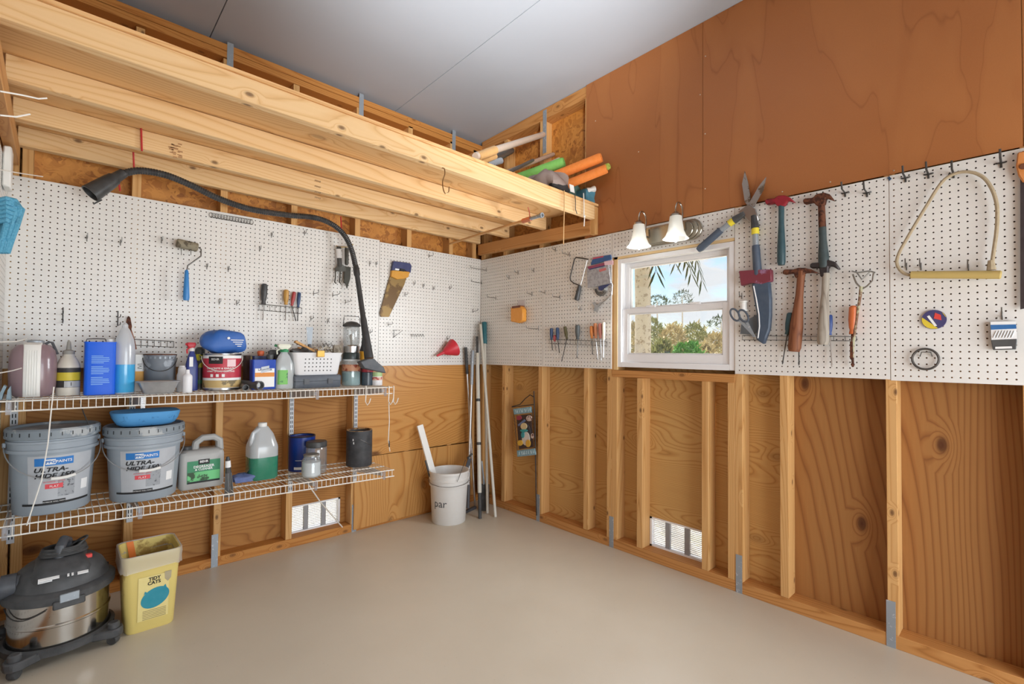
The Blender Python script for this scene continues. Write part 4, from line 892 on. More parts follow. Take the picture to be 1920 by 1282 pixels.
mb = MB(); mb.loft([ring4(.85, 0), ring4(.88, .25), ring4(.985, Hb*.9, .3), ring4(1.03, Hb, .8), ring4(1.0, Hb+.02, .8), ring4(.95, Hb*.9, .3), ring4(.86, .3), ring4(.3, .25)])
mb.build('tub', pm('basket_white', (228, 228, 230), .4, var=.03), t)
mb = MB()
for i in range(8):
    for j in range(4):
        hh = Hb*(.2+.17*j); k = .88+(.985-.88)*(hh-.25)/(Hb*.9-.25); yy = -8-4.6*k-.015; xx = xm-hx*.55+i*hx*.155
        mb.spin((xx, yy, zc+hh), (xx, yy+.05, zc+hh), [(0, .15), (1, .15)], 8)
mb.build('perforations', M_blk, t, kind='stuff')
# contents
bx_, by_, bz_ = xm, -8, zc+Hb
def pb(u, v, y=8): return pL(u, v, y)
mb = MB().prism([pb(577, 646), pb(584, 646), pb(587, 613), pb(574, 613)], (0, -.08, 0)); t = thing('putty_knife', 'putty knife standing up in the basket', 'knife', mb.base()); mb.build('blade', M_galv, t)
MB().spin(pb(580, 645), pb(584, 690), [(0, .35), (.3, .5), (1, .45)], 10).build('handle', M_dkgrey, t)
mb = MB().secs(pb(632, 682)+Vector((0, 0, 0)), [(rr(.9, .45, .2, 3), .6), (rr(1.0, .5, .2, 3), 1.8)]); t = thing('paint_brush', 'worn paint brush sticking up at the right of the basket', 'brush', mb.base()); mb.build('ferrule', M_galv, t)
MB().secs(pb(632, 682), [(rr(.98, .46, .2, 3), 1.8), (rr(1.15, .5, .25, 3), 3.4), (rr(.95, .35, .25, 3), 4.6)]).build('bristles', speck('taupe_bristle', (150, 142, 128), .9, (112, 102, 90), 50, .5), t)
MB().spin(pb(632, 680)+Vector((0, 0, .6)), pb(630, 696), [(0, .4), (1, .3)], 8).build('handle', M_black, t)
t = thing('padlock', 'brass padlock hanging over the basket rim', 'padlock', pb(601, 672, 13)); c = pb(601, 663, 13.0)
MB().ybox(c, .85, .35, .75).build('body', M_brass, t, bevel=.08); MB().tube([c+Vector((-.5, 0, .6)), c+Vector((-.55, 0, 1.5)), c+Vector((0, 0, 2.0)), c+Vector((.5, 0, 1.5)), c+Vector((.5, 0, .6))], .14, 8).build('shackle', M_steel, t)
mb = MB().bar(pb(553, 640), pb(588, 658), 1.2, .5); single(mb, 'wood_scrap', M_stud, 'short weathered wood scrap lying across the basket', 'wood')
mb = MB().bar(pb(560, 652, 9), pb(606, 656, 6), .8, .35); single(mb, 'wood_scrap', M_study, 'thin dark stick under the weathered wood scrap in the basket', 'wood')
mb = MB(); rnd = random.Random(11); 
mb.tube([pb(590+14*math.sin(k*1.7)+k*1.2, 655+6*math.cos(k*2.3), 7+2*math.sin(k)) for k in range(26)], .1, 5); single(mb, 'twine', pm('pale_twine', (206, 196, 178), .9), 'tangle of pale twine on top of the basket', 'string')
mb = MB().tube([pb(606+8*math.sin(k*1.3)+k*.7, 650+8*math.cos(k*1.9), 7+1.4*math.cos(k)) for k in range(22)], .06, 5); single(mb, 'wire_tangle', M_wire, 'tangle of thin steel wire at the right of the basket', 'wire')
mb = soft(pb(563, 660, 9), 2.2, 1.4, .8, 4, wob=.2); single(mb, 'black_clamp', M_black, 'small black plastic clamp at the left of the basket', 'clamp')

# jar and lantern
x, r = cylfit(640, 676, 700, 8); y = -8; z0 = zU(x); zj = uz(658, 673, 8); Hj = zj-z0; a = camang(x, y)
t = thing('storage_jar', 'wide clear jar of pale teal liquid under the lantern', 'jar', (x, y, z0))
MB().lathe((x, y, z0), [(r*.93, 0), (r, .3), (r, Hj*.88), (r*.9, Hj*.94)], 28).build('jar', M_clear, t)
MB().lathe((x, y, z0), [(r*.9, .1), (r*.965, .35), (r*.965, Hj*.52), (.1, Hj*.525)], 28).build('liquid', pm('teal_liquid', (148, 186, 188), .25, coat=.4), t)
lb = MB().cpatch((x, y, z0), r, a-1.3, a+1.3, Hj*.56, Hj*.8).build('label', speck('orange_label', (206, 150, 116), .5, (150, 70, 50), 24, .52), t)
MB().lathe((x, y, z0), [(r*.94, Hj*.93), (r*.96, Hj*.99), (r*.9, Hj), (.1, Hj)], 28).build('lid', pm('clear_lid', (200, 206, 208), .3), t)
t = thing('camping_lantern', 'camping lantern with clear globe and black top standing on the jar', 'lantern', (x, y, zj)); r2 = r*.93; S = (uz(658, 600, 8)-zj)
MB().lathe((x, y, zj), [(r2*.9, 0), (r2, .1), (r2*1.0, S*.12), (r2*.92, S*.17)], 24).build('fuel_base', pm('dark_green_enamel', (28, 44, 44), .3), t)
MB().lathe((x, y, zj), [(r2*.92, S*.17), (r2*.95, S*.22), (r2*.95, S*.33), (r2*.84, S*.36)], 24).build('collar', M_steel, t)
MB().lathe((x, y, zj), [(r2*.82, S*.36), (r2*.95, S*.42), (r2*.95, S*.78), (r2*.85, S*.84)], 24, caps=False).build('globe', M_clear, t)
MB().lathe((x, y, zj), [(.25, S*.36), (.3, S*.5), (.55, S*.56), (.5, S*.62), (.15, S*.64)], 12).build('mantle', pm('mantle_grey', (170, 164, 150), .8), t)
MB().lathe((x, y, zj), [(r2*.95, S*.83), (r2*1.04, S*.85), (r2*1.0, S*.88), (r2*.6, S*.95), (.3, S*.97)], 24).build('top', M_black, t)
MB().tube([(x-r2*1.05, y, zj+S*.84), (x-r2*.95, y, zj+S*1.07), (x-r2*.8, y, zj+S*1.1), (x+r2*.8, y, zj+S*1.1), (x+r2*.98, y, zj+S*1.06), (x+r2*1.05, y, zj+S*.84)], .08, 6).build('bail', M_dkwire, t)
# the last bottles
H = uz(680, 630, 5.5)-zU(-43)
t, x, r, z0 = bottle('trigger_bottle', 'black bottle with a yellow label behind the hose tool', 672, 690, 680, 5.5, [(.95, 0), (1, .2), (1, H*.62), (.8, H*.7), (.45, H*.82), (.4, H*.92), (.25, H)], M_black)
MB().lathe((x, -5.5, z0), [(r*1.01, H*.4), (r*1.02, H*.41), (r*1.02, H*.68), (r*.98, H*.685)], 20, caps=False).build('label', pm('amber_label', (232, 168, 30), .45), t)
t, x, r, z0 = bottle('storage_jar', 'dark jar with a red lid next to the teal jar', 677, 700, 710, 9, [(.95, 0), (1, .1), (1, 3.2), (.9, 3.4)], pm('dark_jar', (40, 58, 72), .25), cat='jar')
MB().lathe((x, -9, z0), [(r*.98, 3.35), (r*1.02, 3.4), (r*1.02, 4.1), (.1, 4.15)], 20).build('lid', pm('maroon_lid', (150, 24, 44), .4), t)
t, x, r, z0 = bottle('white_bottle', 'short white bottle with a pale green cap at the right end of the upper shelf', 696, 717, 712, 10, [(.95, 0), (1, .1), (1, 2.2), (.92, 2.3)], wb, 'small white bottles on the upper shelf')
MB().lathe((x, -10, z0), [(r*.95, 2.25), (r*.98, 2.3), (r*.98, 3.3), (.1, 3.35)], 20).build('cap', pm('pale_green_cap', (168, 196, 138), .4), t)
a = camang(x, -10); MB().cpatch((x, -10, z0), r, a-1.2, a+1.2, 1.3, 2.1).build('label', speck('red_print_label', (220, 180, 160), .5, (170, 60, 50), 40, .5), t)

# ------------------------------------------------------------------ things on the lower shelf
M_pail = pm('pail_grey', (152, 162, 172), .42, var=.12, scale=9)
M_pailtop = speck('dusty_grey_lid', (134, 144, 152), .5, (172, 176, 178), 9, .55)
M_ppgblue = pm('label_blue', (0, 116, 196), .45); M_lblgrey = pm('label_grey', (182, 186, 192), .5)
M_ppgred = pm('label_red2', (222, 66, 76), .5)
def pail(lab, u, zt, da):
    x, r = cylfit(*u); y = -8.5; z0 = zD(x); H = zt-z0; a = camang(x, y)+da
    t = thing('paint_pail', lab, 'pail', (x, y, z0), 'grey paint pails on the lower shelf')
    rb = lambda h: r*(.82+.13*h/H)
    MB().lathe((x, y, z0), [(rb(0)*.97, 0), (rb(0), .2), (rb(H*.72), H*.72), (r*.99, H*.725), (r*.99, H*.76), (r*.955, H*.765), (r*.955, H*.83), (r*.985, H*.835), (r*.985, H*.86), (r*.95, H*.865), (r*.95, H*.93)], 44).build('body', M_pail, t)
    ld = MB().lathe((x, y, z0), [(r*1.0, H*.885), (r*1.02, H*.89), (r*1.02, H*.985), (r*.98, H*1.005), (r*.92, H*1.0), (r*.9, H*.975), (.1, H*.975)], 44).build('lid', M_pailtop, t)
    for k in range(14):
        b = a-1.5+k*.22; MB().obox((x+r*1.025*math.cos(b), y+r*1.025*math.sin(b), z0+H*.945), (-.05*math.sin(b), .05*math.cos(b), 0), (.03*math.cos(b), .03*math.sin(b), 0), (0, 0, .3)).build('lid_slit', M_blk, ld)
    z = lambda f: z0+H*f; c0 = (x, y, 0)
    def patch(n_, m_, a0, a1, f0, f1, th, par): return MB().cpatch(c0, rb(H*f0), a+a0, a+a1, z(f0), z(f1), 14, thk=th, r1=rb(H*f1)).build(n_, m_, par)
    lb = patch('label', M_lblgrey, -.72, .95, .14, .69, .03, t)
    patch('label_band', M_ppgblue, -.55, .35, .575, .665, .05, lb)
    dm = speck('label_dots', (160, 164, 170), .5, (84, 88, 94), 90, .56)
    patch('label_dots', dm, .0, .42, .20, .48, .045, lb); patch('label_stripe', M_blk, -.9, .95, .115, .14, .05, lb); patch('label_stripe', M_blk, -.35, .2, .13, .17, .055, lb)
    patch('label_red', M_ppgred, -.3, .12, .305, .36, .06, lb); patch('barcode', M_prw, .62, .85, .24, .36, .05, lb)
    rt = rb(H*.45); tm = lambda aa, f, th=.1: cylmap(c0, rt, a+aa, z(f), th+.06)
    text('PAINTS', .62, M_prw, lb, None, 0, 0, fmap=tm(.12, .618, .2), bold=.015)
    text('PPG', .66, M_ppgblue, lb, None, 0, 0, fmap=tm(-.18, .618, .26), bold=.03); patch('logo_patch', M_prw, -.29, -.07, .59, .65, .1, lb)
    text('ULTRA-', 1.0, M_blk, lb, None, 0, 0, fmap=tm(-.18, .525), bold=.03, shear=.25, sx=1.25)
    text('HIDE 150', 1.0, M_blk, lb, None, 0, 0, fmap=tm(-.1, .455), bold=.03, shear=.25, sx=1.2)
    text('INTERIOR LATEX', .34, M_ppgred, lb, None, 0, 0, fmap=tm(-.09, .385)); text('FLAT', .5, M_prw, lb, None, 0, 0, fmap=tm(-.09, .332, .14))
    text('INTERIOR WALL PAINT', .26, M_prw, lb, None, 0, 0, fmap=tm(-.08, .152, .02))
    g = [Vector((x+math.cos(a+b)*(r*1.015+.3*math.cos(b)), y+math.sin(a+b)*(r*1.015+.3*math.cos(b)), z(.8)-H*.37*math.sin((b+1.6)/3.2*math.pi))) for b in [(-1.6+i*.16) for i in range(21)]]
    bl = MB().tube(g, .085, 6).build('bail', pm('bail_zinc', (170, 172, 174), .4, .5), t); MB().tube(g[9:13], .26, 8).build('grip', M_white, bl)
    for s_ in (-1, 1): MB().lathe((x+math.cos(a+1.6*s_)*r, y+math.sin(a+1.6*s_)*r, z(.78)), [(.2, 0), (.26, .1), (.26, .7), (.15, .8)], 10).build('ear', M_pail, t)
    return x, r, z0+H
pail('left grey paint pail on the lower shelf, its lid dusty', (8, 187, 815, 8.5), 34.9, .12)
x, r, zt = pail('right grey paint pail on the lower shelf under the blue cushion', (193, 345, 815, 8.5), 34.0, .05)
mb = MB(); rs = lambda k: [(p[0]*k, p[1]*k) for p in rr(5.3, 4.4, 2.6, 5)]
def notch(o): return [(a_, b_+(1.2*max(0, 1-(abs(a_-.2)/1.0)) if b_ < -3.5 else 0)) for a_, b_ in o]
mb.secs((x, -8.5, zt), [(rs(.74), 0), (rs(.84), .35), (notch(rs(.94)), 1.2), (notch(rs(1.0)), 2.3), (notch(rs(.98)), 2.55), (notch(rs(.6)), 2.5)])
single(mb, 'kneeling_pad', speck('blue_foam', (86, 158, 216), .75, (60, 120, 176), 30, .6), 'sky blue foam pad lying on the right grey pail', 'pad')

# grey degreaser jug
x0, x1 = ux(336, 9.6, 900), ux(421, 9.6, 900); xm = (x0+x1)/2; hx = (x1-x0)/2; z0 = zD(xm); zt = uz(400, 816, 7); H = zt-z0
M_jug = pm('jug_grey', (172, 172, 170), .45, var=.06)
t = thing('cleaner_jug', 'grey jug with green degreaser label and moulded handle', 'jug', (xm, -6.9, z0))
MB().secs((xm, -6.9, z0), [(rr(hx*.93, 2.5, .8, 4), 0), (rr(hx, 2.7, .9, 4), .4), (rr(hx, 2.7, .9, 4), H*.66), (rr(hx*.96, 2.5, .9, 4), H*.72), (rr(hx*.8, 2.0, .9, 4), H*.76)]).build('body', M_jug, t)
MB().tube([(xm-hx*.25, -6.9, z0+H*.74), (xm-hx*.2, -6.9, z0+H*.88), (xm+hx*.1, -6.9, z0+H*.97), (xm+hx*.6, -6.9, z0+H*.97), (xm+hx*.86, -6.9, z0+H*.9), (xm+hx*.88, -6.9, z0+H*.7)], [.75, .7, .7, .7, .75, .8], 10).build('handle', M_jug, t)
MB().lathe((xm-hx*.6, -6.9, z0+H*.73), [(.9, 0), (.9, .9), (.8, 1.0), (.1, 1.02)], 16).build('cap', M_black, t)
yf = -6.9-2.72; lb = MB().box(xm-hx*.68, xm+hx*.78, yf-.03, yf, z0+H*.12, z0+H*.56).build('label', pm('label_green', (24, 130, 84), .45), t)
MB().box(xm-hx*.66, xm+hx*.76, yf-.04, yf-.03, z0+H*.16, z0+H*.34).build('label_picture', speck('leaf_picture', (110, 200, 130), .5, (34, 70, 34), 12, .55), lb)
MB().box(xm-hx*.66, xm+hx*.76, yf-.04, yf-.03, z0+H*.12, z0+H*.155).build('label_foot', M_blk, lb)
MB().box(xm-hx*.2, xm+hx*.3, yf-.05, yf-.03, z0+H*.48, z0+H*.58).build('label_badge', M_blk, lb)
text('BEHR', .62, M_prw, lb, (xm+hx*.05, yf-.06, z0+H*.535), (1, 0, 0), (0, 0, 1), bold=.02)
text('DEGREASER', .68, M_prw, lb, (xm+hx*.05, yf-.06, z0+H*.44), (1, 0, 0), (0, 0, 1), bold=.02); text('& CLEANER', .6, M_prw, lb, (xm+hx*.05, yf-.06, z0+H*.385), (1, 0, 0), (0, 0, 1), bold=.02)
# hand brush
p0, p1, p2 = pL(427, 856, 13), pL(428, 886, 13), pL(429, 932, 13); t = thing('hand_brush', 'small grey bristled hand brush leaning on the degreaser jug', 'brush', p2)
MB().spin(p0, p1, [(0, .25), (.2, .42), (.8, .5), (1, .6)], 10).build('handle', M_black, t); MB().spin(p0+(p1-p0)*.25, p0+(p1-p0)*.7, [(0, .47), (.9, .53)], 10).build('tag', M_prw, t)
mb = MB(); rnd = random.Random(2)
for k in range(46): dx, dy = rnd.uniform(-.55, .55), rnd.uniform(-.4, .4); mb.tube([p1+Vector((dx, dy, 0)), p2+Vector((dx*1.5, dy*1.3, rnd.uniform(0, .4)))], .05, 4)
mb.build('bristles', pm('grey_bristle', (120, 122, 124), .8), t, kind='stuff')
mb = soft(pL(456, 898, 8)+Vector((0, 0, .2)), 2.4, 1.9, .8, 8, wob=.16); [setattr(p, 'z', max(p.z, zD(p.x)+.1)) for p in mb.v]; single(mb, 'work_glove', pm('blue_cloth', (70, 96, 160), .85, var=.3, scale=40), 'crumpled blue glove on the lower shelf by the green jug', 'glove')
# gallon of green liquid
x, r = cylfit(463, 518, 860, 7); z0 = zD(x); H = uz(490, 792, 7)-z0
t = thing('gallon_jug', 'clear gallon jug half full of green liquid', 'jug', (x, -7, z0)); q = lambda k: rr(r*k, r*k, r*.55*k, 4)
MB().secs((x, -7, z0), [(q(.93), 0), (q(1), .3), (q(1), H*.55), (q(.97), H*.6), (q(.7), H*.8), (q(.36), H*.93)]).build('body', M_milky, t)
MB().secs((x, -7, z0), [(q(.95), .06), (q(1.008), .32), (q(1.008), H*.40), (q(.9), H*.402)]).build('liquid', pm('green_liquid', (14, 122, 92), .2, coat=.5), t)
MB().lathe((x, -7, z0), [(r*.32, H*.92), (r*.32, H*.99), (r*.28, H), (.1, H)], 16).build('cap', M_white, t)
MB().tube([(x-r*.3, -8, z0+H*.9), (x-r*.75, -8.4, z0+H*.84), (x-r*.88, -8.4, z0+H*.7), (x-r*.8, -8, z0+H*.58)], [.4, .42, .42, .5], 8).build('handle', M_milky, t)
# blue can, jars, black can
x, r = cylfit(541, 591, 840, 3.8); z0 = zD(x); H = uz(570, 816, 3.8)-z0; t = thing('paint_can', 'dark blue gallon can on the lower shelf behind the glass jars', 'can', (x, -3.8, z0)); a = camang(x, -3.8)
MB().lathe((x, -3.8, z0), [(r, 0), (r, H), (r*.94, H+.02), (r*.92, H-.3), (.1, H-.3)], 32).build('body', speck('blue_litho', (12, 50, 132), .35, (20, 70, 160), 8, .6), t)
MB().lathe((x, -3.8, z0), [(r*1.01, H-.12), (r*1.03, H), (r*.97, H+.14), (r*.92, H+.02)], 32, caps=False).build('rim', pm('dark_rim', (44, 46, 54), .4, .5), t)
lb = MB().cpatch((x, -3.8, z0), r, a-.6, a+.1, .5, 1.1).build('label', M_prw, t); MB().cpatch((x, -3.8, z0), r, a-.5, a+.3, 2.6, 2.7).build('label_line', M_prw, t)
t, x, r, z0 = bottle('storage_jar', 'clear plastic jar with a wide black lid behind the mason jar', 573, 613, 850, 8.9, [(.95, 0), (1, .3), (1, 5.6), (.9, 6.1)], M_clear, zf=zD, cat='jar')
MB().lathe((x, -8.9, z0), [(r*.96, 6.0), (r*1.0, 6.1), (r*1.0, 7.2), (r*.92, 7.35), (.1, 7.35)], 24).build('lid', M_black, t)
x, r = cylfit(565, 602, 870, 12.6); z0 = zD(x); H = uz(583, 851, 12.6)-z0; t = thing('mason_jar', 'glass mason jar of white powder in front on the lower shelf', 'jar', (x, -12.6, z0))
MB().lathe((x, -12.6, z0), [(r*.85, 0), (r, .4), (r, H*.72), (r*.8, H*.86), (r*.78, H*.94)], 26).build('glass', M_clear, t)
MB().lathe((x, -12.6, z0), [(r*.8, .15), (r*.94, .5), (r*.94, H*.66), (.1, H*.7)], 26).build('powder', pm('white_powder', (234, 236, 236), .8), t)
MB().lathe((x, -12.6, z0), [(r*.8, H*.93), (r*.83, H*.94), (r*.83, H), (r*.74, H+.03), (.1, H)], 26).build('lid', pm('grey_lid', (150, 146, 138), .4, .6), t)
x, r = cylfit(649, 698, 830, 7); z0 = zD(x); H = uz(672, 806, 7)-z0; t = thing('paint_can', 'matt black gallon can with drips round the rim, right end of lower shelf', 'can', (x, -7, z0)); a = camang(x, -7)
MB().lathe((x, -7, z0), [(r*.98, 0), (r, .15), (r, H), (r*.95, H+.1), (r*.9, H), (r*.88, H-.5), (.1, H-.6)], 32).build('body', pm('matt_black', (30, 32, 38), .55, var=.15), t)
MB().lathe((x, -7, z0), [(r*.99, H), (r*.97, H+.14), (r*.86, H+.02), (r*.86, H-.2)], 32, caps=False).build('rim', speck('paint_drips', (176, 140, 96), .6, (96, 66, 44), 20, .5), t)
MB().tube([(x+r*math.cos(a+b)*1.03, -7+r*math.sin(a+b)*1.03, z0+H*.78-(b-.1)*1.9) for b in (.1, .4, .7, 1.0, 1.3)], .06, 6).build('bail', M_wire, t)
for k in range(2): MB().cpatch((x, -7, z0), r, a-.52+k*.05, a-.44+k*.05, H*.74-k*.8, H*.8-k*.8, 3).build('paint_mark', M_prw, t)

# ------------------------------------------------------------------ shop vacuum on the floor
x, y = -100.95, -16.6; R = 6.35
t = thing('shop_vacuum', 'stainless shop vacuum with black lid and caster base on the floor', 'vacuum', (x, y, 0)); a = camang(x, y)
M_drum = speck('polished_steel_drum', (206, 202, 196), .17, (60, 50, 40), 55, .69, metal=1)
M_vac = pm('vacuum_black', (34, 36, 40), .48, var=.2, scale=20)
MB().lathe((x, y, 0), [(R*.9, 2.2), (R*.97, 2.5), (R*.975, 5.6), (R*1.0, 5.75), (R*1.0, 6.0), (R*.975, 6.15), (R*.98, 9.8)], 56).build('drum', M_drum, t)
lid = MB().lathe((x, y, 0), [(R*.98, 9.1), (R*1.08, 9.3), (R*1.09, 10.4), (R*1.0, 10.9), (R*.95, 11.0), (R*.9, 12.0), (R*.82, 13.0), (R*.66, 13.9), (R*.3, 14.3), (.1, 14.3)], 56).build('lid', M_vac, t)
hb = MB().secs((x, y, 0), [(rr(R*.62, R*.86, 2.2, 5), 11), (rr(R*.58, R*.8, 2.2, 5), 13.2), (rr(R*.45, R*.62, 2, 5), 14.5), (rr(R*.36, R*.46, 1.6, 5), 14.9)], a+math.pi/2).build('motor_housing', M_vac, t)
ra, rt_ = Vector((math.cos(a), math.sin(a), 0)), Vector((-math.sin(a), math.cos(a), 0))          # toward the camera; to the right
c = Vector((x, y, 0))
MB().tube([c+rt_*(-.3)+ra*1.7+Vector((0, 0, 14.7)), c+rt_*(-.2)+ra*1.6+Vector((0, 0, 16.4)), c+rt_*.2+Vector((0, 0, 17.1)), c+rt_*.6-ra*1.6+Vector((0, 0, 16.4)), c+rt_*.7-ra*1.8+Vector((0, 0, 14.7))], [.75, .7, .65, .7, .75], 10).build('carry_handle', M_dkgrey, hb)
for k in range(5): MB().torus(c+Vector((0, 0, 15.05+.24*k))+rt_*.25, rt_, ra*.8+Vector((0, 0, .05)), 2.9-.08*k, .17, 30, 7).build('power_cord', M_rubber, t)
MB().torus(c+Vector((0, 0, 15.9))+rt_*1.6, (rt_*.8+Vector((0, 0, .55))), ra*.7, 1.9, .17, 24, 7).build('power_cord', M_rubber, t)
MB().obox(c+rt_*3.0+ra*1.6+Vector((0, 0, 14.1)), rt_*.75, ra*.5, (0, 0, .32)).build('switch', pm('red_switch', (226, 64, 58), .4), hb, bevel=.15)
mb = MB()
for k, (l0, l1, zz) in enumerate(((-2.6, -.2, 13.0), (-2.6, -1.0, 12.75), (.7, .95, 12.95), (1.2, 1.45, 12.95), (1.9, 3.2, 12.9))): mb.obox(c+rt_*((l0+l1)/2)+ra*(R*.84)+Vector((0, 0, zz)), rt_*((l1-l0)/2), ra*.25+Vector((0, 0, -.1)), Vector((0, 0, .05)))
mb.build('print', M_prw, hb, kind='stuff')
inl = c-rt_*(R*.98)+ra*1.2+Vector((0, 0, 11.8)); MB().spin(inl+rt_*3, inl-rt_*.6, [(0, 1.5), (.5, 1.5), (.52, 1.75), (1, 1.75), (1, 1.3), (.7, 1.2)], 20).build('hose_port', M_dkgrey, t)
for ang, nm_ in ((0, 0), (2.1, 1), (-2.1, 2)):
    d = Vector((math.cos(a+ang+.15), math.sin(a+ang+.15), 0)); sd = Vector((-d.y, d.x, 0)); q = c+d*R*1.0+Vector((0, 0, 9.2))
    lt = MB().obox(q+d*.45, sd*1.9, d*.22, (0, 0, .62)).build('latch', M_vac, lid, bevel=.15)
    MB().obox(q+d*.55+Vector((0, 0, .9)), sd*1.15, d*.2, (0, 0, .62)).build('latch_plate', M_galv if ang == 0 else M_vac, lid, bevel=.08)
MB().lathe((x, y, 0), [(R*.95, 1.5), (R*1.08, 1.7), (R*1.1, 2.7), (R*1.02, 2.9), (R*.94, 2.2)], 56).build('base_ring', M_vac, t)
for ang in (.92, -.62, 2.5, -2.2):
    d = Vector((math.cos(a+ang), math.sin(a+ang), 0)); sd = Vector((-d.y, d.x, 0))
    arm = MB().prism([c+d*R*.98+sd*2.2+Vector((0, 0, 1.4)), c+d*(R+2.4)+sd*1.3+Vector((0, 0, 1.4)), c+d*(R+3.1)+sd*.5+Vector((0, 0, 1.4)), c+d*(R+3.1)-sd*.5+Vector((0, 0, 1.4)), c+d*(R+2.4)-sd*1.3+Vector((0, 0, 1.4)), c+d*R*.98-sd*2.2+Vector((0, 0, 1.4))], (0, 0, 1.3)).build('caster_arm', M_vac, t, bevel=.2)
    q = c+d*(R+1.9); MB().lathe(q, [(.8, 2.6), (.8, 3.4), (.6, 3.6), (.1, 3.6)], 14).build('caster_cap', M_vac, arm)
    MB().spin(q+sd*.55+Vector((0, 0, .78)), q-sd*.55+Vector((0, 0, .78)), [(0, .7), (.15, .78), (.85, .78), (1, .7)], 18).build('caster_wheel', M_rubber, arm)
g = c+Vector((0, 0, 8.6)); MB().tube([g+Vector((math.cos(a+b)*R*1.02, math.sin(a+b)*R*1.02, -1.2*math.sin((b+1.35)/1.1*math.pi))) for b in [(-1.35+i*.11) for i in range(11)]], .09, 6).build('drum_bail', M_dkwire, t)

# ------------------------------------------------------------------ litter bin used as a trash can
M_yel = speck('dirty_yellow_plastic', (226, 204, 122), .45, (170, 140, 74), 5, .56)
bx, by, hx, hy, H = -89.4, -16.9, 4.15, 4.6, 13.2
t = thing('trash_bin', 'yellow litter pail with a white liner beside the shop vacuum', 'bin', (bx, by, 0))
q = lambda k, r=1.1: rr(hx*k, hy*k, r, 4)
MB().secs((bx, by, 0), [(q(.8), 0), (q(.83), .3), (q(.93), H*.66), (q(.98), H*.9), (q(1.0), H*.93), (q(1.0), H), (q(.95), H), (q(.9), H*.6), (q(.8), .5), (q(.2), .45)]).build('pail', M_yel, t)
M_bag = glassy('liner_film', (.97, .97, .98), .04, .3, .42, (240, 240, 244))
def wav(o, am, sd): 
    rnd = random.Random(sd); return [(a_*(1+rnd.uniform(-am, am)), b_*(1+rnd.uniform(-am, am))) for a_, b_ in o]
mb = MB(); secs = []
for k, h_, am in ((.93, H*.86, .01), (1.0, H+.12, .005), (1.05, H+.1, .008), (1.06, H*.95, .015), (1.05, H*.88, .02), (1.06, H*.82, .02)):
    secs.append([Vector((bx+a_, by+b_, h_+(random.uniform(-.35, .25) if h_ == H*.82 else 0))) for a_, b_ in wav(rr(hx*k, hy*k, 1.2, 6), am, int(h_*10))])
mb.loft(secs, False, False).build('liner', M_bag, t)
MB().prism([(bx-2.9, by+hy*.93, H+.1), (bx-1.9, by+hy*.93, H+.1), (bx-1.1, by+hy*.86, H*.66), (bx-2.1, by+hy*.86, H*.66)], (0, -.05, 0)).build('drawstring', pm('orange_drawstring', (240, 128, 40), .5), t)
yf = lambda z: by-hy*(.83+.15*min(1, z/(H*.9)))-.06
def onf(dx, z): return Vector((bx+dx, yf(z), z))
sl = Vector((0, onf(0, 9).y-onf(0, 3).y, 6)).normalized()
lb = MB().prism([onf(-1.9, 1.9), onf(2.4, 1.9), onf(2.4, 9.4), onf(-1.9, 9.4)], (0, -.02, 0)).build('label', pm('pale_yellow_label', (232, 214, 140), .5), t)
text('TIDY', .8, M_blk, lb, onf(.35, 8.85)-Vector((0, .08, 0)), (1, 0, .04), sl, bold=.03, sx=.95); text('CATS', .8, M_blk, lb, onf(.3, 8.15)-Vector((0, .08, 0)), (1, 0, .04), sl, bold=.03, sx=.95)
teal = pm('teal_print', (16, 140, 160), .5)
MB().prism([onf(.5+2.0*math.cos(b), 5.5+1.7*math.sin(b)+.35*math.cos(b))-Vector((0, .03, 0)) for b in [6.2832*k/30 for k in range(30)]], (0, -.03, 0)).build('emblem', teal, lb)
for s_ in (-1, 1): MB().prism([onf(.5+s_*1.1, 6.85+s_*.2)-Vector((0, .04, 0)), onf(.5+s_*1.6, 6.6+s_*.2)-Vector((0, .04, 0)), onf(.5+s_*1.45, 7.15+s_*.25)-Vector((0, .04, 0))], (0, -.03, 0)).build('emblem', teal, lb)
mb = MB(); [mb.prism([onf(-1.2, 3.4-k*.28)-Vector((0, .03, 0)), onf(2.1, 3.4-k*.28)-Vector((0, .03, 0)), onf(2.1, 3.5-k*.28)-Vector((0, .03, 0)), onf(-1.2, 3.5-k*.28)-Vector((0, .03, 0))], (0, -.02, 0)) for k in range(6)]; mb.build('small_print', pm('brown_print', (150, 132, 84), .6), lb, kind='stuff')
MB().prism([onf(1.75, 9.6)-Vector((0, .04, 0)), onf(2.75, 9.6)-Vector((0, .04, 0)), onf(2.7, 8.4)-Vector((0, .04, 0)), onf(2.25, 7.8)-Vector((0, .04, 0)), onf(1.8, 8.4)-Vector((0, .04, 0))], (0, -.02, 0)).build('shield', pm('shield_grey', (178, 164, 130), .5), lb)

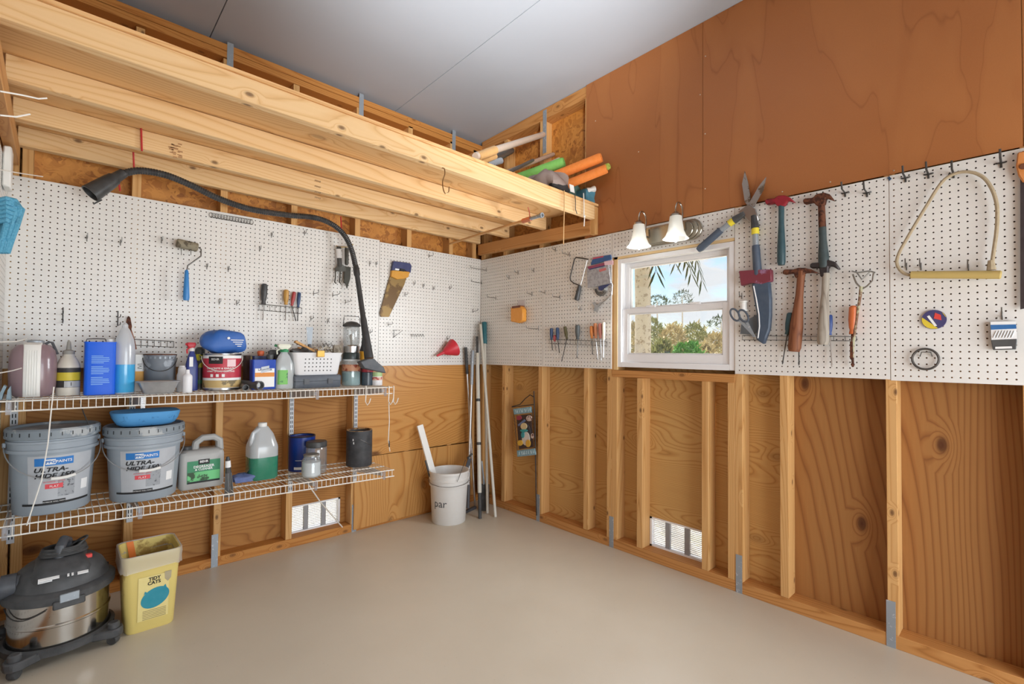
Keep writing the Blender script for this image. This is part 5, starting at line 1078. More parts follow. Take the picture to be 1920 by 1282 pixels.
# ------------------------------------------------------------------ white bucket by the corner
x, r = cylfit(804, 880, 890, 9.5); y = -9.5; H = 14.5; a = camang(x, y); M_bkt = pm('bucket_white', (218, 216, 212), .4, var=.05)
t = thing('bucket', 'white five gallon bucket on the floor near the corner', 'bucket', (x, y, 0))
rb = lambda h: r*(.83+.12*h/H)
MB().lathe((x, y, 0), [(rb(0)*.97, 0), (rb(0), .2), (rb(H*.72), H*.72), (r*.98, H*.725), (r*.98, H*.76), (r*.955, H*.765), (r*.955, H*.83), (r*.985, H*.835), (r*.985, H*.87), (r*.96, H*.875), (r*.96, H*.95), (r, H*.955), (r, H), (r*.94, H), (rb(H)*.93, H*.9), (rb(0)*.94, .5), (.1, .4)], 44).build('shell', M_bkt, t)
text('par', 3.0, pm('print_grey', (72, 74, 78), .6), t, None, 0, 0, fmap=cylmap((x, y, 0), rb(5.6), a-.5, 6.0, .05))
g = [Vector((x+math.cos(a+b)*(r*1.02), y+math.sin(a+b)*(r*1.02), H*.82-.9*math.sin((b+1.6)/3.2*math.pi))) for b in [(-1.6+i*.16) for i in range(21)]]
MB().tube(g, .07, 6).build('bail', M_wire, t)
p1 = pL(787, 797, 3.0); p0 = Vector((x-1.2, y+.2, 1.0)); mb = MB().bar(p0, p1, 1.9, .5, (0, 1, 0)); single(mb, 'trim_board', M_white, 'white painted trim board leaning in the bucket', 'board')
p1 = pL(800, 862, 5); p0 = Vector((x-3.0, y-.6, 2)); mb = MB().bar(p0, p1, 1.2, .5, (0, 1, 0)); single(mb, 'trim_offcut', M_dkgrey, 'short grey offcut behind the white trim board in the bucket', 'board')
p1 = pL(881, 859, 8); p0 = Vector((x+2.0, y+.6, 2)); t = thing('hacksaw', 'dark hand tool leaning out of the bucket to the right', 'saw', p0)
MB().bar(p0, p1, 1.3, .35, (0, 1, 0)).build('handle', M_dkgrey, t, bevel=.1); MB().bar(p1-Vector((.9, 0, -.1)), p1+Vector((.8, 0, 1.3)), .5, .35, (0, 1, 0)).build('grip', M_black, t)
mb = MB().tube([pL(873, 862, 13), pL(866, 880, 15.3), pL(860, 897, 15.6), pL(857, 903, 15.6)], .07, 5); single(mb, 'loose_wire', M_dkwire, 'bit of dark wire hooked over the bucket rim', 'wire')

# ------------------------------------------------------------------ poles standing in the corner
M_alu = pm('brushed_aluminium', (196, 196, 196), .35, .8, var=.06, scale=40); M_polew = pm('ivory_pole', (206, 202, 190), .4)
def pole(lab, top, bot, segs, grp='poles in the corner', name='extension_pole'):
    p1, p0 = Vector(top), Vector(bot); t = thing(name, lab, 'pole', p0, grp); d = p1-p0
    for nm_, f0, f1, r_, m_ in segs: MB().spin(p0+d*f0, p0+d*f1, [(0, r_*.96), (.02, r_), (.98, r_), (1, r_*.96)], 14).build(nm_, m_, t)
    return t, p0, d
pole('slim aluminium pole with a black rubber grip, leftmost in the corner', pL(873, 651, 1.6), Vector((-5.2, -4.6, 0)), [('shaft', 0, .83, .34, M_alu), ('grip', .83, 1, .5, M_rubber)])
t, p0, d = pole('grey squeegee pole with a flat foot standing beside the bucket', pL(886, 657, 3.4), Vector((-9.9, -7.0, 0)), [('shaft', .16, .78, .42, M_alu), ('grip', .78, 1, .55, M_galv), ('socket', .02, .16, .5, pm('dark_socket', (92, 94, 98), .4))])
MB().obox(p0+Vector((.5, 0, .35)), (3.2, 1.0, 0), (-.15, .5, 0), (0, 0, .35)).build('squeegee_head', M_dkgrey, t, bevel=.08)
pole('white extension pole with black twist locks and black ends', pL(894.5, 631, 2.4), pZ(900, 972, 0), [('foot', 0, .13, .5, M_rubber), ('shaft', .13, .9, .62, M_polew), ('lock', .38, .395, .7, M_black), ('lock', .62, .635, .7, M_black), ('tip', .9, 1, .4, M_black)])
pole('pale pole with a teal grip at its top end', pR(908, 604, 1.0), pZ(914, 962, 0), [('shaft', 0, .88, .42, M_polew), ('grip', .88, 1, .78, pm('teal_grip', (10, 98, 110), .5))])
pole('long ivory pole leaning across the corner, its foot furthest out', pL(901, 608, 3.4), pZ(929, 969, 0), [('shaft', 0, 1, .44, M_polew)])
c = pZ(906, 962, 0)+Vector((1.8, 1.9, 0)); t = thing('dustpan_brush', 'black floor brush standing behind the corner poles', 'brush', c)
MB().ybox(c+Vector((0, 0, 4)), .45, 1.6, 4, .6).build('block', M_black, t, bevel=.1); MB().spin(c+Vector((0, 0, 8)), c+Vector((-.5, .6, 15)), [(0, .5), (.4, .3), (1, .25)], 10).build('neck', M_galv, t)

# ------------------------------------------------------------------ tools and hooks on the right pegboard
RH = [(912, 506, 6.5, 'long hook by the corner, upper one', 'R'), (903, 530, 4, 'long hook by the corner, lower one', 'R'), (955, 520, .9, 'small J hook left of the coping saw, second from the corner', 'R'), (972, 511, 1.5, 'dark hook between the corner and the coping saw, upper row', 'R'), (1001, 507, 1.0, 'small L hook in the upper row above the orange reel', 'R'),
      (1042, 468, 1.2, 'short hook under the hanging tan cord', 'R'), (1068, 477, 3, 'long hook that carries the coping saw', 'R'), (998, 551, 2, 'hook in the middle row right of the orange reel', 'R'), (1022, 548, 2, 'dark hook at the joint of the two boards, middle row', 'R'), (930, 558, 3.6, 'thin hook low by the corner', 'R'), (1050, 557, 3, 'thin pale hook left of the coping saw handle', 'R'),
      (1089, 579, 1, 'small J hook below the coping saw handle', 'R'), (1010, 616, 5, 'long wire prong above the screwdriver rack', 'R')]
for u, v, ln, lab, s_ in RH: hook('R', u, v, ln, lab, grp='bare wire hooks on the right pegboard')
for u, v, lab in ((1585, 362, 'cross shaped hook right of the rusty top hammer, first'), (1626, 362, 'cross shaped hook right of the rusty top hammer, second'), (1698, 334, 'cross shaped hook above the rope swing, first'), (1741, 327, 'cross shaped hook above the rope swing, second'), (1788, 326, 'cross shaped hook that carries the rope swing'), (1877, 306, 'thin cross shaped hook at the far right of the board')):
    p = pR(u, v, FB); t = thing('peg_hook', lab, 'hook', p, 'double-stem hooks on the right pegboard')
    MB().tube([p+Vector((0, .55, .1)), p+Vector((-.15, .4, 0)), p+Vector((-.15, -.4, 0)), p+Vector((0, -.55, .1))], .13, 6).build('stem', M_dkwire, t)
    MB().tube([p+Vector((-.1, 0, -.7)), p+Vector((-.2, 0, 0)), p+Vector((-2.2, 0, .2)), p+Vector((-2.6, 0, 1.4))], .14, 6).build('prong', M_dkwire, t)
for u, v, lab in ((1700, 500, 'hook under the left end of the swing rope'), (1727, 500, 'hook holding the swing bar near its left end'), (1816, 503, 'hook holding the swing bar near its middle')): hook('R', u, v, 1.2, lab, up=1.2, grp='bare wire hooks on the right pegboard')
mb = MB().flatR([(1664, 334), (1668, 331), (1672, 335), (1668, 339)], .27, .2); single(mb, 'push_pin', pm('pin_blue', (28, 66, 100), .5), 'blue pin at the top of the joint beside the rope swing', 'pin')

# orange reel
t = thing('chalk_reel', 'orange plastic reel hanging on the board near the corner', 'reel', pR(976, 606, 1))
MB().flatR([(965, 577), (983, 574), (988, 580), (988, 602), (980, 606), (965, 603)], .5, 1.8).build('case', pm('reel_orange', (240, 160, 40), .4, var=.15, scale=50), t, bevel=.25); MB().flatR([(968, 575), (983, 573), (983, 577), (968, 579)], .6, 1.8).build('clip', pm('reel_brown', (120, 62, 26), .5), t); MB().flatR([(972, 563), (984, 562), (985, 573), (971, 574)], .3, .1).build('card', pm('pale_card', (214, 206, 206), .6), t)

# coping saw
t = thing('coping_saw', 'coping saw with dark frame and black handle', 'saw', pR(1081, 563, 1))
MB().tubeR([(1103, 486, 1), (1092, 484, 1), (1080, 482.5, 1), (1077, 486, 1), (1069, 520, 1), (1070, 526, 1), (1076, 531, 1), (1087, 535, 1)], .17, 8).build('frame', M_dkwire, t)
MB().tubeR([(1101, 488, 1), (1089, 534, 1)], .06, 6).build('blade', M_steel, t); MB().spin(pR(1087, 535, 1), pR(1081, 563, 1), [(0, .4), (.1, .55), (.6, .62), (.95, .7), (1, .4)], 12).build('handle', M_black, t)
# blister pack with cable
t = thing('blister_pack', 'grey carded pack with red and blue header beside the window', 'package', pR(1122, 540, 1))
MB().flatR([(1101, 500), (1138, 493), (1142, 497), (1146, 531), (1103, 540)], .7, .25).build('card', speck('printed_grey_card', (178, 178, 182), .5, (150, 148, 152), 60, .5), t)
hd = MB().flatR([(1113, 483), (1146, 477.5), (1147.5, 486), (1109, 497)], .72, .3).build('header', pm('card_blue', (34, 84, 140), .5), t); MB().flatR([(1112, 483), (1132, 479.5), (1131, 482), (1111, 486)], 1.04, .03).build('header_stripe', pm('card_red', (196, 70, 92), .5), hd)
MB().flatR([(1101, 500), (1134, 492), (1134, 497), (1104, 504)], .97, .03).build('card_stripe', pm('card_plum', (150, 60, 92), .5), t); MB().flatR([(1104, 504), (1134, 497), (1134, 499), (1105, 506)], .97, .03).build('card_stripe', pm('card_navy', (50, 56, 110), .5), t)
MB().flatR([(1123, 505), (1136, 502), (1137, 506), (1124, 510)], .97, .03).build('card_print', pm('card_red_print', (206, 110, 110), .5), t); MB().flatR([(1122, 537), (1146, 531), (1128, 545), (1122, 543)], .97, .03).build('card_corner', pm('card_navy2', (40, 52, 104), .5), t)
mb = MB().flatR([(1133, 490), (1150, 488), (1150, 496), (1134, 497)], 1.05, .1); single(mb, 'price_tag', pm('tag_pink', (236, 196, 206), .5), 'pale pink tag hanging over the carded pack', 'tag')
t = thing('cable_coil', 'coil of silver cable hanging below the carded pack', 'cable', pR(1126, 558, 1)); c = pR(1127, 540, .7)
for k in range(3): MB().torus(c+Vector((-.1*k, 0, 0)), (0, 1, 0), (0, 0, 1), 1.9-.32*k, .13, 24, 6, 180, 360).build('loop', M_wire, t)
MB().tubeR([(1144, 520, .6), (1148, 535, .6), (1147, 552, .6), (1138, 560, .7), (1125, 571, .8)], .18, 6).build('cable', M_steel, t)
mb = MB().flatR([(1112, 568), (1116, 566), (1121, 572), (1127, 567), (1128, 570), (1121, 577), (1120, 584), (1114, 583), (1117, 575)], .6, .4); single(mb, 'wing_clamp', M_steel, 'small steel clamp under the coil of cable', 'clamp')

# screwdrivers left of the window
rack('R', (1030, 1138), 636, 640, 11, 'long wire rack of screwdrivers left of the window', dv=8)
g = 'screwdrivers in the rack left of the window'
driver('R', (1034, 615), (1034, 637), (1036, 657), .5, mB, 'navy screwdriver at the left end of the long rack', grp=g, sm=M_dkwire); driver('R', (1040, 628), (1040, 640), (1042, 656), .4, mR, 'short red screwdriver between the two navy ones', grp=g); driver('R', (1045, 614), (1046, 637), (1049, 662), .5, mB, 'second navy screwdriver from the left in the long rack', grp=g, sm=M_dkwire)
driver('R', (1059, 612), (1063, 635), (1053, 678), .48, pm('handle_black_yellow', (86, 78, 40), .4), 'black and yellow screwdriver tilted in the long rack', grp=g, sm=M_dkwire); driver('R', (1083, 609), (1083, 636), (1082, 672), .66, mG, 'thick grey screwdriver in the middle of the long rack', grp=g, sm=M_wire, rs=.15)
driver('R', (1109, 611), (1110, 634), (1111, 665), .52, mO, 'orange screwdriver with dark shaft in the long rack', grp=g, sm=M_dkwire); driver('R', (1116, 606), (1117, 634), (1121, 676), .5, pm('handle_tan', (190, 118, 70), .5), 'tan wooden screwdriver in the long rack', grp=g); driver('R', (1125, 606), (1126, 634), (1127, 677), .5, pm('handle_rose', (184, 112, 96), .5), 'rose coloured screwdriver, second from the right', grp=g); driver('R', (1132, 604), (1132, 636), (1131, 672), .42, pm('handle_ivory', (226, 214, 190), .4), 'ivory handled screwdriver at the right end of the long rack', grp=g)

# vanity light over the window
M_nick = pm('brushed_nickel', (176, 170, 158), .25, 1, var=.1)
t = thing('vanity_light', 'two-shade brushed nickel vanity light over the window', 'lamp', pR(1258, 452, .4)); 
def plate(k, o0, o1): 
    a0, a1 = pR(1200, 437, .3), pR(1318, 418, .3); cy, cz = (a0.y+a1.y)/2, 75.6; hy, hz = abs(a0.y-a1.y)/2*k+.0, 2.3*k
    return [(Vector((-o0, cy+p_[0], cz+p_[1])), Vector((-o1, cy+p_[0], cz+p_[1]))) for p_ in rr(hy, hz, hz, 8)]
for i, (k, o0, o1) in enumerate(((1, .27, .8), (.9, .8, 1.1), (.78, 1.1, 1.5))):
    q = plate(k, o0, o1); MB().loft([[a for a, b in q], [b for a, b in q]]).build('back_plate', M_nick, t, bevel=.1)
M_shade = glassy('alabaster_glass', (1, 1, 1), .05, .15, .94, (250, 248, 242))
for (ut, vt), (ub, vb), (ua, va) in (((1198, 420), (1200, 462), (1205, 402)), ((1267, 404), (1267, 448), (1272, 386))):
    top, bot = pR(ut, vt, 5.0), pR(ub, vb, 5.0); d = bot-top; bot = top+Vector((0, 0, -1))*d.length; wall = Vector((-1.4, top.y, 75.6))
    MB().tube(crom([wall, wall+Vector((-1.0, 0, .2)), Vector((-2.0, top.y, top.z+1.6)), Vector((-3.0, top.y, top.z+3.0)), Vector((-4.2, top.y, top.z+3.0)), Vector((-4.95, top.y, top.z+1.9)), top+Vector((0, 0, .3))], .3), .19, 8).build('arm', M_nick, t)
    cp = MB().lathe(top, [(.3, .9), (.6, .7), (1.15, .2), (1.2, -.15), (1.0, -.3)], 20).build('socket_cup', M_nick, t)
    L_ = d.length; MB().lathe(top, [(1.0, 0), (1.25, -.2), (1.45, -L_*.35), (1.7, -L_*.65), (2.2, -L_*.88), (2.75, -L_), (2.68, -L_*.99), (2.1, -L_*.85), (1.6, -L_*.6), (1.35, -L_*.3), (1.15, -.25)], 28, caps=False).build('shade', M_shade, t)
    MB().lathe(top, [(.4, -L_*.2), (.45, -L_*.5), (.6, -L_*.8), (.55, -L_*1.05), (.2, -L_*1.14)], 14).build('bulb', pm('frosted_bulb_%d' % ut, (244, 242, 236), .3), t)

# hedge shears
t = thing('hedge_shears', 'open hedge shears with yellow banded dark grips hung at the window corner', 'shears', pR(1421, 520, 1.2))
M_bl = speck('dull_blade', (168, 164, 160), .4, (120, 104, 88), 16, .5, metal=.7)
MB().flatR([(1397, 321), (1403, 342), (1409, 380), (1406, 392), (1397, 378), (1392, 345)], .8, .2).build('blade', M_bl, t); MB().flatR([(1437, 332), (1432, 356), (1414, 388), (1408, 391), (1407, 378), (1423, 350)], 1.05, .2).build('blade', M_bl, t)
MB().flatR([(1385, 398), (1404, 384), (1418, 392), (1424, 414), (1408, 418), (1396, 404)], 1.0, .5).build('pivot_plate', M_steel, t, bevel=.08)
for k, (q0, q1, q2, q3) in enumerate((((1396, 400), (1376, 413), (1352, 431), (1309, 469)), ((1413, 404), (1416, 428), (1417, 460), (1421, 520)))):
    o = 1.4; MB().spin(pR(*q0, o), pR(*q1, o), [(0, .5), (.8, .75), (1, .8)], 10).build('ferrule', M_black, t); d = pR(*q2, o)-pR(*q1, o)
    MB().spin(pR(*q1, o), pR(*q1, o)+d*.35, [(0, .72), (1, .72)], 12).build('yellow_band', pm('band_yellow_%d' % k, (232, 212, 44), .45), t); MB().spin(pR(*q1, o), pR(*q2, o), [(0, .56), (1, .56)], 12).build('tube', M_galv, t)
    MB().spin(pR(*q2, o), pR(*q3, o), [(0, .68), (.1, .74), (.9, .8), (1, .6)], 12).build('grip', pm('grip_slate_%d' % k, (62, 76, 96), .55), t)
# axe
t = thing('hatchet', 'hatchet with maroon head and slate blue handle under the shears', 'axe', pR(1438, 646, 1.2))
MB().flatR([(1390, 509), (1420, 507), (1450, 506), (1451, 528), (1432, 534), (1412, 531), (1394, 537)], .8, 1.3).build('head', speck('maroon_paint', (128, 52, 66), .5, (150, 108, 138), 7, .52), t, bevel=.12)
MB().flatR([(1413, 532), (1446, 527), (1449, 560), (1449, 590), (1447, 616), (1441, 632), (1436, 646), (1421, 636), (1424, 612), (1422, 586), (1417, 560)], .8, 1.2).build('handle', pm('handle_slate', (58, 76, 98), .5), t, bevel=.25)
MB().tubeR([(1413, 536, 2.0), (1418, 560, 2.0), (1423, 590, 2.0), (1424, 612, 2.0), (1421, 634, 2.0)], .12, 6).build('edge_strip', M_prw, t)
# scissors, square, spool
t = thing('scissors', 'grey handled scissors hanging beside the window', 'scissors', pR(1415, 632, 2.2)); o = 2.6
for u, v in ((1378, 590), (1394, 592)):
    c = pR(u, v, o); a_ = Vector((0, -.55, -.84)) ; MB().torus(c, Vector((0, -.5, -.86)), Vector((0, -.86, .5)), 1.35, .2, 22, 8, Ry=.75).build('finger_loop', pm('scissor_grey_%d' % u, (72, 82, 96), .45), t)
for q in ([(1384, 600), (1390, 597), (1416, 628), (1414, 632)], [(1396, 600), (1400, 598), (1417, 631), (1412, 632)]): MB().flatR(q, o-.1, .15).build('blade', M_galv, t)
mb = MB().flatR([(1389, 626), (1391, 609), (1402, 600), (1424, 588), (1421, 622), (1412, 627)], .5, .35); single(mb, 'scraper_pouch', pm('pouch_grey', (104, 112, 120), .55), 'flat grey pouch behind the scissors', 'pouch')
mb = MB().lathe(pR(1394, 583, 1.2), [(.8, 0), (.8, .25), (.62, .3), (.62, 1.7), (.8, 1.75), (.8, 2.0)], 18); single(mb, 'thread_spool', M_white, 'white spool of line above the scissors', 'spool')
hook('R', 1391, 555, 1.2, 'hook that carries the white spool beside the window', grp='bare wire hooks on the right pegboard')
# lower rack with three drivers
rack('R', (1392, 1606), 629, 631, 10, 'long wire rack behind the axe and wooden hammers', dv=8); g = 'screwdrivers in the rack right of the window'
driver('R', (1482, 586), (1476, 627), (1467, 683), .62, mT, 'dark teal screwdriver left of the brown wooden hammer', grp=g, sm=M_dkwire); driver('R', (1556, 590), (1556, 628), (1560, 688), .45, pm('handle_blue2', (28, 62, 128), .4), 'blue screwdriver right of the grey wooden hammer', grp=g); driver('R', (1600, 573), (1598, 626), (1599, 688), .68, pm('handle_orange3', (206, 104, 42), .4), 'orange screwdriver at the right end, under the wire whisk', grp=g, sm=M_rust, rs=.2)
driver('R', (1497, 600), (1498, 628), (1498, 685), .3, M_dkwire, 'thin dark awl behind the brown wooden hammer', grp=g, sm=M_dkwire)
mb = MB().flatR([(1594, 640), (1599, 640), (1600, 678), (1594, 672)], 1.9, .2); single(mb, 'rusty_file', M_rust, 'short rusty file beside the orange screwdriver', 'file')

# hammers
def hammer(lab, head, hp, hm, rs, o=1.5, grp='claw hammers', hmat2=None, split=0, th=1.1):
    t = thing('claw_hammer', lab, 'hammer', pR(*hp[1], o), grp)
    MB().flatR(head, o-th/2, th).build('head', hm[0], t, bevel=.18)
    p0, p1 = pR(*hp[0], o), pR(*hp[1], o); q = p0+(p1-p0)*split if split else p0
    if split: MB().spin(p0, q, [(0, rs[0]*.9), (1, rs[0])], 12).build('neck', hmat2, t)
    MB().spin(q, p1, [(0, rs[0]), (.3, rs[0]*1.0), (.7, rs[1]), (.95, rs[1]), (1, rs[1]*.8)], 14).build('handle', hm[1], t); return t
hammer('red headed claw hammer with dark teal grip', [(1437, 380), (1440, 375), (1455, 374), (1462, 369), (1474, 368), (1484, 372), (1494, 381), (1489, 381), (1480, 378), (1473, 388), (1460, 388), (1456, 383), (1441, 386)], ((1465, 384), (1465, 497)), (speck('red_paint', (150, 28, 44), .45, (90, 24, 30), 14, .55), mT), (.5, .72))
hammer('rusty claw hammer with rubber grip on the top row', [(1508, 378), (1511, 374), (1527, 373), (1533, 366), (1548, 363), (1558, 366), (1568, 379), (1560, 376), (1552, 373), (1549, 386), (1534, 388), (1528, 381), (1511, 385)], ((1540, 380), (1545, 502)), (M_rust, pm('grip_dark_teal', (40, 56, 58), .6)), (.62, .85), hmat2=M_rust, split=.38)
hammer('claw hammer with a bare grey wooden handle', [(1521, 498), (1524, 494), (1540, 493), (1546, 489), (1556, 488), (1568, 492), (1578, 506), (1573, 506), (1563, 500), (1556, 501), (1555, 520), (1541, 520), (1539, 503), (1523, 504)], ((1549, 512), (1543, 646)), (pm('dark_iron', (52, 44, 46), .5, .6), wood('grey_wood', (172, 164, 152), (152, 142, 130), (116, 104, 92), 2, 12, 8, 30, 0)), (.62, .98))
hammer('old brown wooden hammer with long straight claw', [(1470, 512), (1473, 506), (1490, 506), (1500, 503), (1512, 503), (1524, 506), (1540, 514), (1526, 512), (1511, 513), (1509, 522), (1494, 522), (1491, 513), (1473, 516)], ((1503, 508), (1489, 659)), (M_rust, wood('brown_wood', (140, 88, 58), (120, 70, 44), (84, 46, 28), 2, 12, 8, 30, .3)), (.66, 1.12))
hook('R', 1548, 486, 1.4, 'hook that carries the grey wooden hammer', grp='bare wire hooks on the right pegboard')
# wire whisk
t = thing('wire_puller', 'wire headed hand tool hanging right of the hammers', 'tool', pR(1598, 690, 1.5)); M_ww = pm('tinned_wire', (150, 148, 142), .35, .8)
for q in ([(1597, 508, 1.6), (1608, 511, 1.6), (1630, 508, 1.6), (1641, 511, 1.6)], [(1599, 514, 1.6), (1605, 530, 1.6), (1613, 538, 1.6), (1618, 541, 1.6)], [(1638, 512, 1.6), (1636, 526, 1.6), (1626, 536, 1.6), (1618, 541, 1.6)], [(1606, 510, 1.6), (1616, 524, 1.6), (1632, 509, 1.6)]): MB().tubeR(q, .14, 6).build('wire_loop', M_ww, t)
MB().tubeR([(1615, 537, 1.6), (1612, 560, 1.6), (1606, 600, 1.6), (1600, 640, 1.6), (1597, 670, 1.6)], [.3, .22, .2, .22, .3], 8).build('stem', speck('worn_paint', (176, 172, 140), .5, (120, 84, 60), 20, .5), t)

# rope swing bar
t = thing('swing_bar', 'wooden bar with a rope loop hanging on the far right board', 'swing', pR(1793, 515, 1.6)); M_rp = pm('tan_rope', (170, 150, 116), .8, var=.2, scale=90, bump=.5)
MB().spin(pR(1707, 515, 1.7), pR(1878, 515, 1.7), [(0, .5), (.01, .58), (.985, .62), (1, .5)], 16).build('bar', wood('olive_pine', (196, 172, 108), (180, 152, 88), (150, 120, 62), 1, 20, 5, 12, 0), t)
rp = [(195, 686), (160, 678), (130, 655), (115, 618), (128, 568), (165, 500), (200, 440), (245, 365), (285, 300), (325, 235), (365, 185), (410, 158), (460, 145), (520, 150), (575, 180), (615, 240), (637, 310), (641, 380), (636, 460), (622, 560), (612, 630)]
MB().tube(crom([pR(1640+a/2.786, 270+b/2.786, 1.7) for a, b in rp], .5), .24, 8).build('rope', M_rp, t); MB().tubeR([(1858, 488, 1.7), (1859, 506, 1.7)], [.35, .55], 8).build('rope_end', M_rp, t)
# round sticker tin, ring, drill bit pack
t = thing('sticker_tin', 'round tin lid with blue, red and yellow print', 'tin', pR(1751, 617, .6)); c = pR(1751.5, 599, .3); rr_ = abs(pR(1751, 581, .3).z-pR(1751, 617, .3).z)/2
MB().spin(c, c+Vector((-.3, 0, 0)), [(0, rr_), (1, rr_)], 30).build('disc', pm('tin_navy', (62, 60, 112), .4), t)
ring = lambda a0, a1, q: [c+Vector((-.31, -q*rr_*math.cos(math.radians(a0+(a1-a0)*k/10)), q*rr_*math.sin(math.radians(a0+(a1-a0)*k/10)))) for k in range(11)]
MB().prism(ring(165, 290, .97), (-.02, 0, 0)).build('yellow_print', pm('tin_yellow', (226, 200, 50), .4), t); MB().prism(ring(10, 50, .97), (-.02, 0, 0)).build('yellow_print', pm('tin_yellow2', (216, 196, 70), .4), t)
MB().prism([c+Vector((-.33, -.0*rr_, .1*rr_)), c+Vector((-.33, -.6*rr_, -.1*rr_)), c+Vector((-.33, -.55*rr_, .45*rr_)), c+Vector((-.33, -.1*rr_, .7*rr_))], (-.02, 0, 0)).build('red_print', pm('tin_red', (220, 60, 52), .4), t)
MB().prism([c+Vector((-.34, .55*rr_, .35*rr_)), c+Vector((-.34, .35*rr_, .45*rr_)), c+Vector((-.34, -.25*rr_, -.65*rr_)), c+Vector((-.34, -.05*rr_, -.72*rr_))], (-.02, 0, 0)).build('white_print', M_prw, t)
c = pR(1735, 673, .8); mb = MB().torus(c, (0, 1, 0), (0, 0, 1), abs(pR(1735, 652, .8).z-pR(1735, 694, .8).z)/2-.15, .17, 32, 8); t = thing('hose_clamp', 'dark metal ring hanging low on the far right board', 'ring', c-Vector((0, 0, 1.7))); mb.build('ring', pm('ring_iron', (76, 70, 66), .45, .6), t)
MB().tubeR([(1725, 668, .4), (1728, 660, 1), (1745, 660, 1), (1748, 668, .4)], .08, 6).build('clip', M_wire, t)
t = thing('bit_pack', 'small carded pack of drill bits at the right of the board', 'package', pR(1881, 656, .8))
MB().flatR([(1857, 603), (1905, 602), (1907, 640), (1905, 655), (1862, 656), (1859, 640)], .5, .5).build('case', pm('case_smoke', (70, 72, 74), .35), t, bevel=.06)
cdp = MB().flatR([(1857, 603), (1905, 602), (1907, 635), (1859, 637)], 1.02, .05).build('card', M_prw, t); MB().flatR([(1857, 609), (1905, 608), (1906, 616), (1858, 618)], 1.08, .03).build('card_band', pm('band_blue', (34, 104, 168), .45), cdp)
for k in range(7): MB().tubeR([(1863+k*5.6, 633, 1.16), (1869+k*5.6, 620, 1.16)], .07, 5).build('bit', M_steel, t)
MB().flatR([(1866, 650), (1897, 649), (1898, 653), (1866, 654)], 1.02, .05).build('card_foot', M_prw, t); hook('R', 1879, 592, 1.2, 'hook that carries the drill bit pack', up=1.2, grp='bare wire hooks on the right pegboard')
# panel saw at the right edge
t = thing('hand_saw', 'hand saw with orange wooden handle at the right edge of the board', 'saw', pR(1930, 580, 1))
MB().flatR([(1913, 335), (1965, 325), (1935, 575), (1913, 580)], .9, .12).build('blade', pm('dark_saw_steel', (66, 58, 62), .45, .6), t)
MB().flatR([(1908, 289), (1925, 285), (1960, 280), (1972, 320), (1955, 340), (1925, 345), (1917, 343), (1909, 330), (1905, 314)], .6, .9).build('handle', pm('saw_handle_wood', (214, 130, 46), .4, var=.2), t, bevel=.15); MB().spin(pR(1919, 312, 1.4), pR(1919, 312, 1.65), [(0, .45), (1, .4)], 12).build('bolt', M_rust, t)

# ------------------------------------------------------------------ garden sign leaning between the studs
t = thing('garden_sign', 'painted penguin garden sign on a dark stake between the wall studs', 'sign', pR(1005, 965, .5)); o = .7
M_iron = pm('stake_iron', (58, 46, 38), .6, .4)
MB().tubeR([(1001, 733, o), (1003, 800, o), (1006, 966, o)], .18, 8).build('stake', M_iron, t); MB().tubeR([(960, 762, o), (975, 758, o), (985, 747, o), (994, 740, o), (1001, 744, o)], .14, 6).build('scroll', M_iron, t); MB().tubeR([(960, 763, o), (1002, 758, o)], .14, 6).build('hanger', M_iron, t)
for q in ([(963, 768), (970, 845)], [(998, 768), (1004, 845)]): MB().tubeR([(*q[0], o), (*q[1], o)], .08, 6).build('link', M_iron, t)
pl_ = pm('plaque_blue', (118, 162, 178), .6, var=.3, scale=60)
for q in ([(964, 766), (997, 762), (998, 773), (966, 777)], [(971, 844), (1005, 840), (1006, 852), (972, 856)]):
    b = MB().flatR(q, o-.2, .5).build('plaque', pl_, t, bevel=.06); (u0, v0), (u1, v1) = q[0], q[1]
    mb = MB(); rnd = random.Random(int(u0)); h_ = q[2][1]-q[1][1]
    for k in range(9):
        f = .08+k*.1; uu = u0+(u1-u0)*f; vv = v0+(v1-v0)*f+h_*.25; mb.tubeR([(uu, vv, o+.33), (uu+rnd.uniform(-1, 2.2), vv+h_*.5, o+.33)], .07, 4)
    mb.build('painted_letters', pm('letter_pale_%d' % u0, (206, 222, 224), .6), b, kind='stuff')
def blob(nm_, u, v, ru, rv, m_, dep=.3): 
    MB().prism([pR(u+ru*math.cos(6.2832*k/18), v+rv*math.sin(6.2832*k/18), o+dep) for k in range(18)], (-.3, 0, 0)).build(nm_, m_, t, bevel=.08)
MB().flatR([(969, 779), (996, 776), (1001, 838), (974, 842)], o-.1, .2).build('backing', pm('sign_dark', (66, 44, 36), .7), t)
blob('body', 985, 812, 11, 20, pm('penguin_black', (38, 36, 44), .6), .2); blob('belly', 987, 822, 7.5, 13, pm('penguin_white', (214, 204, 196), .6), .35); blob('face', 983, 799, 6, 6.5, pm('penguin_face', (206, 186, 140), .6), .5)
blob('scarf', 983, 807, 7, 2.6, pm('scarf_teal', (44, 150, 150), .6), .6); blob('scarf_end', 981, 815, 3, 6, pm('scarf_teal2', (40, 140, 146), .6), .6); blob('foot', 976, 830, 5, 5.5, pm('foot_yellow', (214, 168, 50), .6), .6); blob('foot', 991, 831, 4.5, 7, pm('foot_yellow2', (210, 160, 44), .6), .6)
blob('heart', 974, 783, 5, 4.5, pm('heart_red', (150, 36, 60), .6), .2); blob('flower', 993, 784, 5.5, 5.5, speck('flower_white', (216, 196, 186), .6, (110, 70, 60), 60, .5), .4); blob('flower', 999, 817, 3, 5, speck('flower_white2', (216, 196, 186), .6, (110, 70, 60), 60, .5), .4)
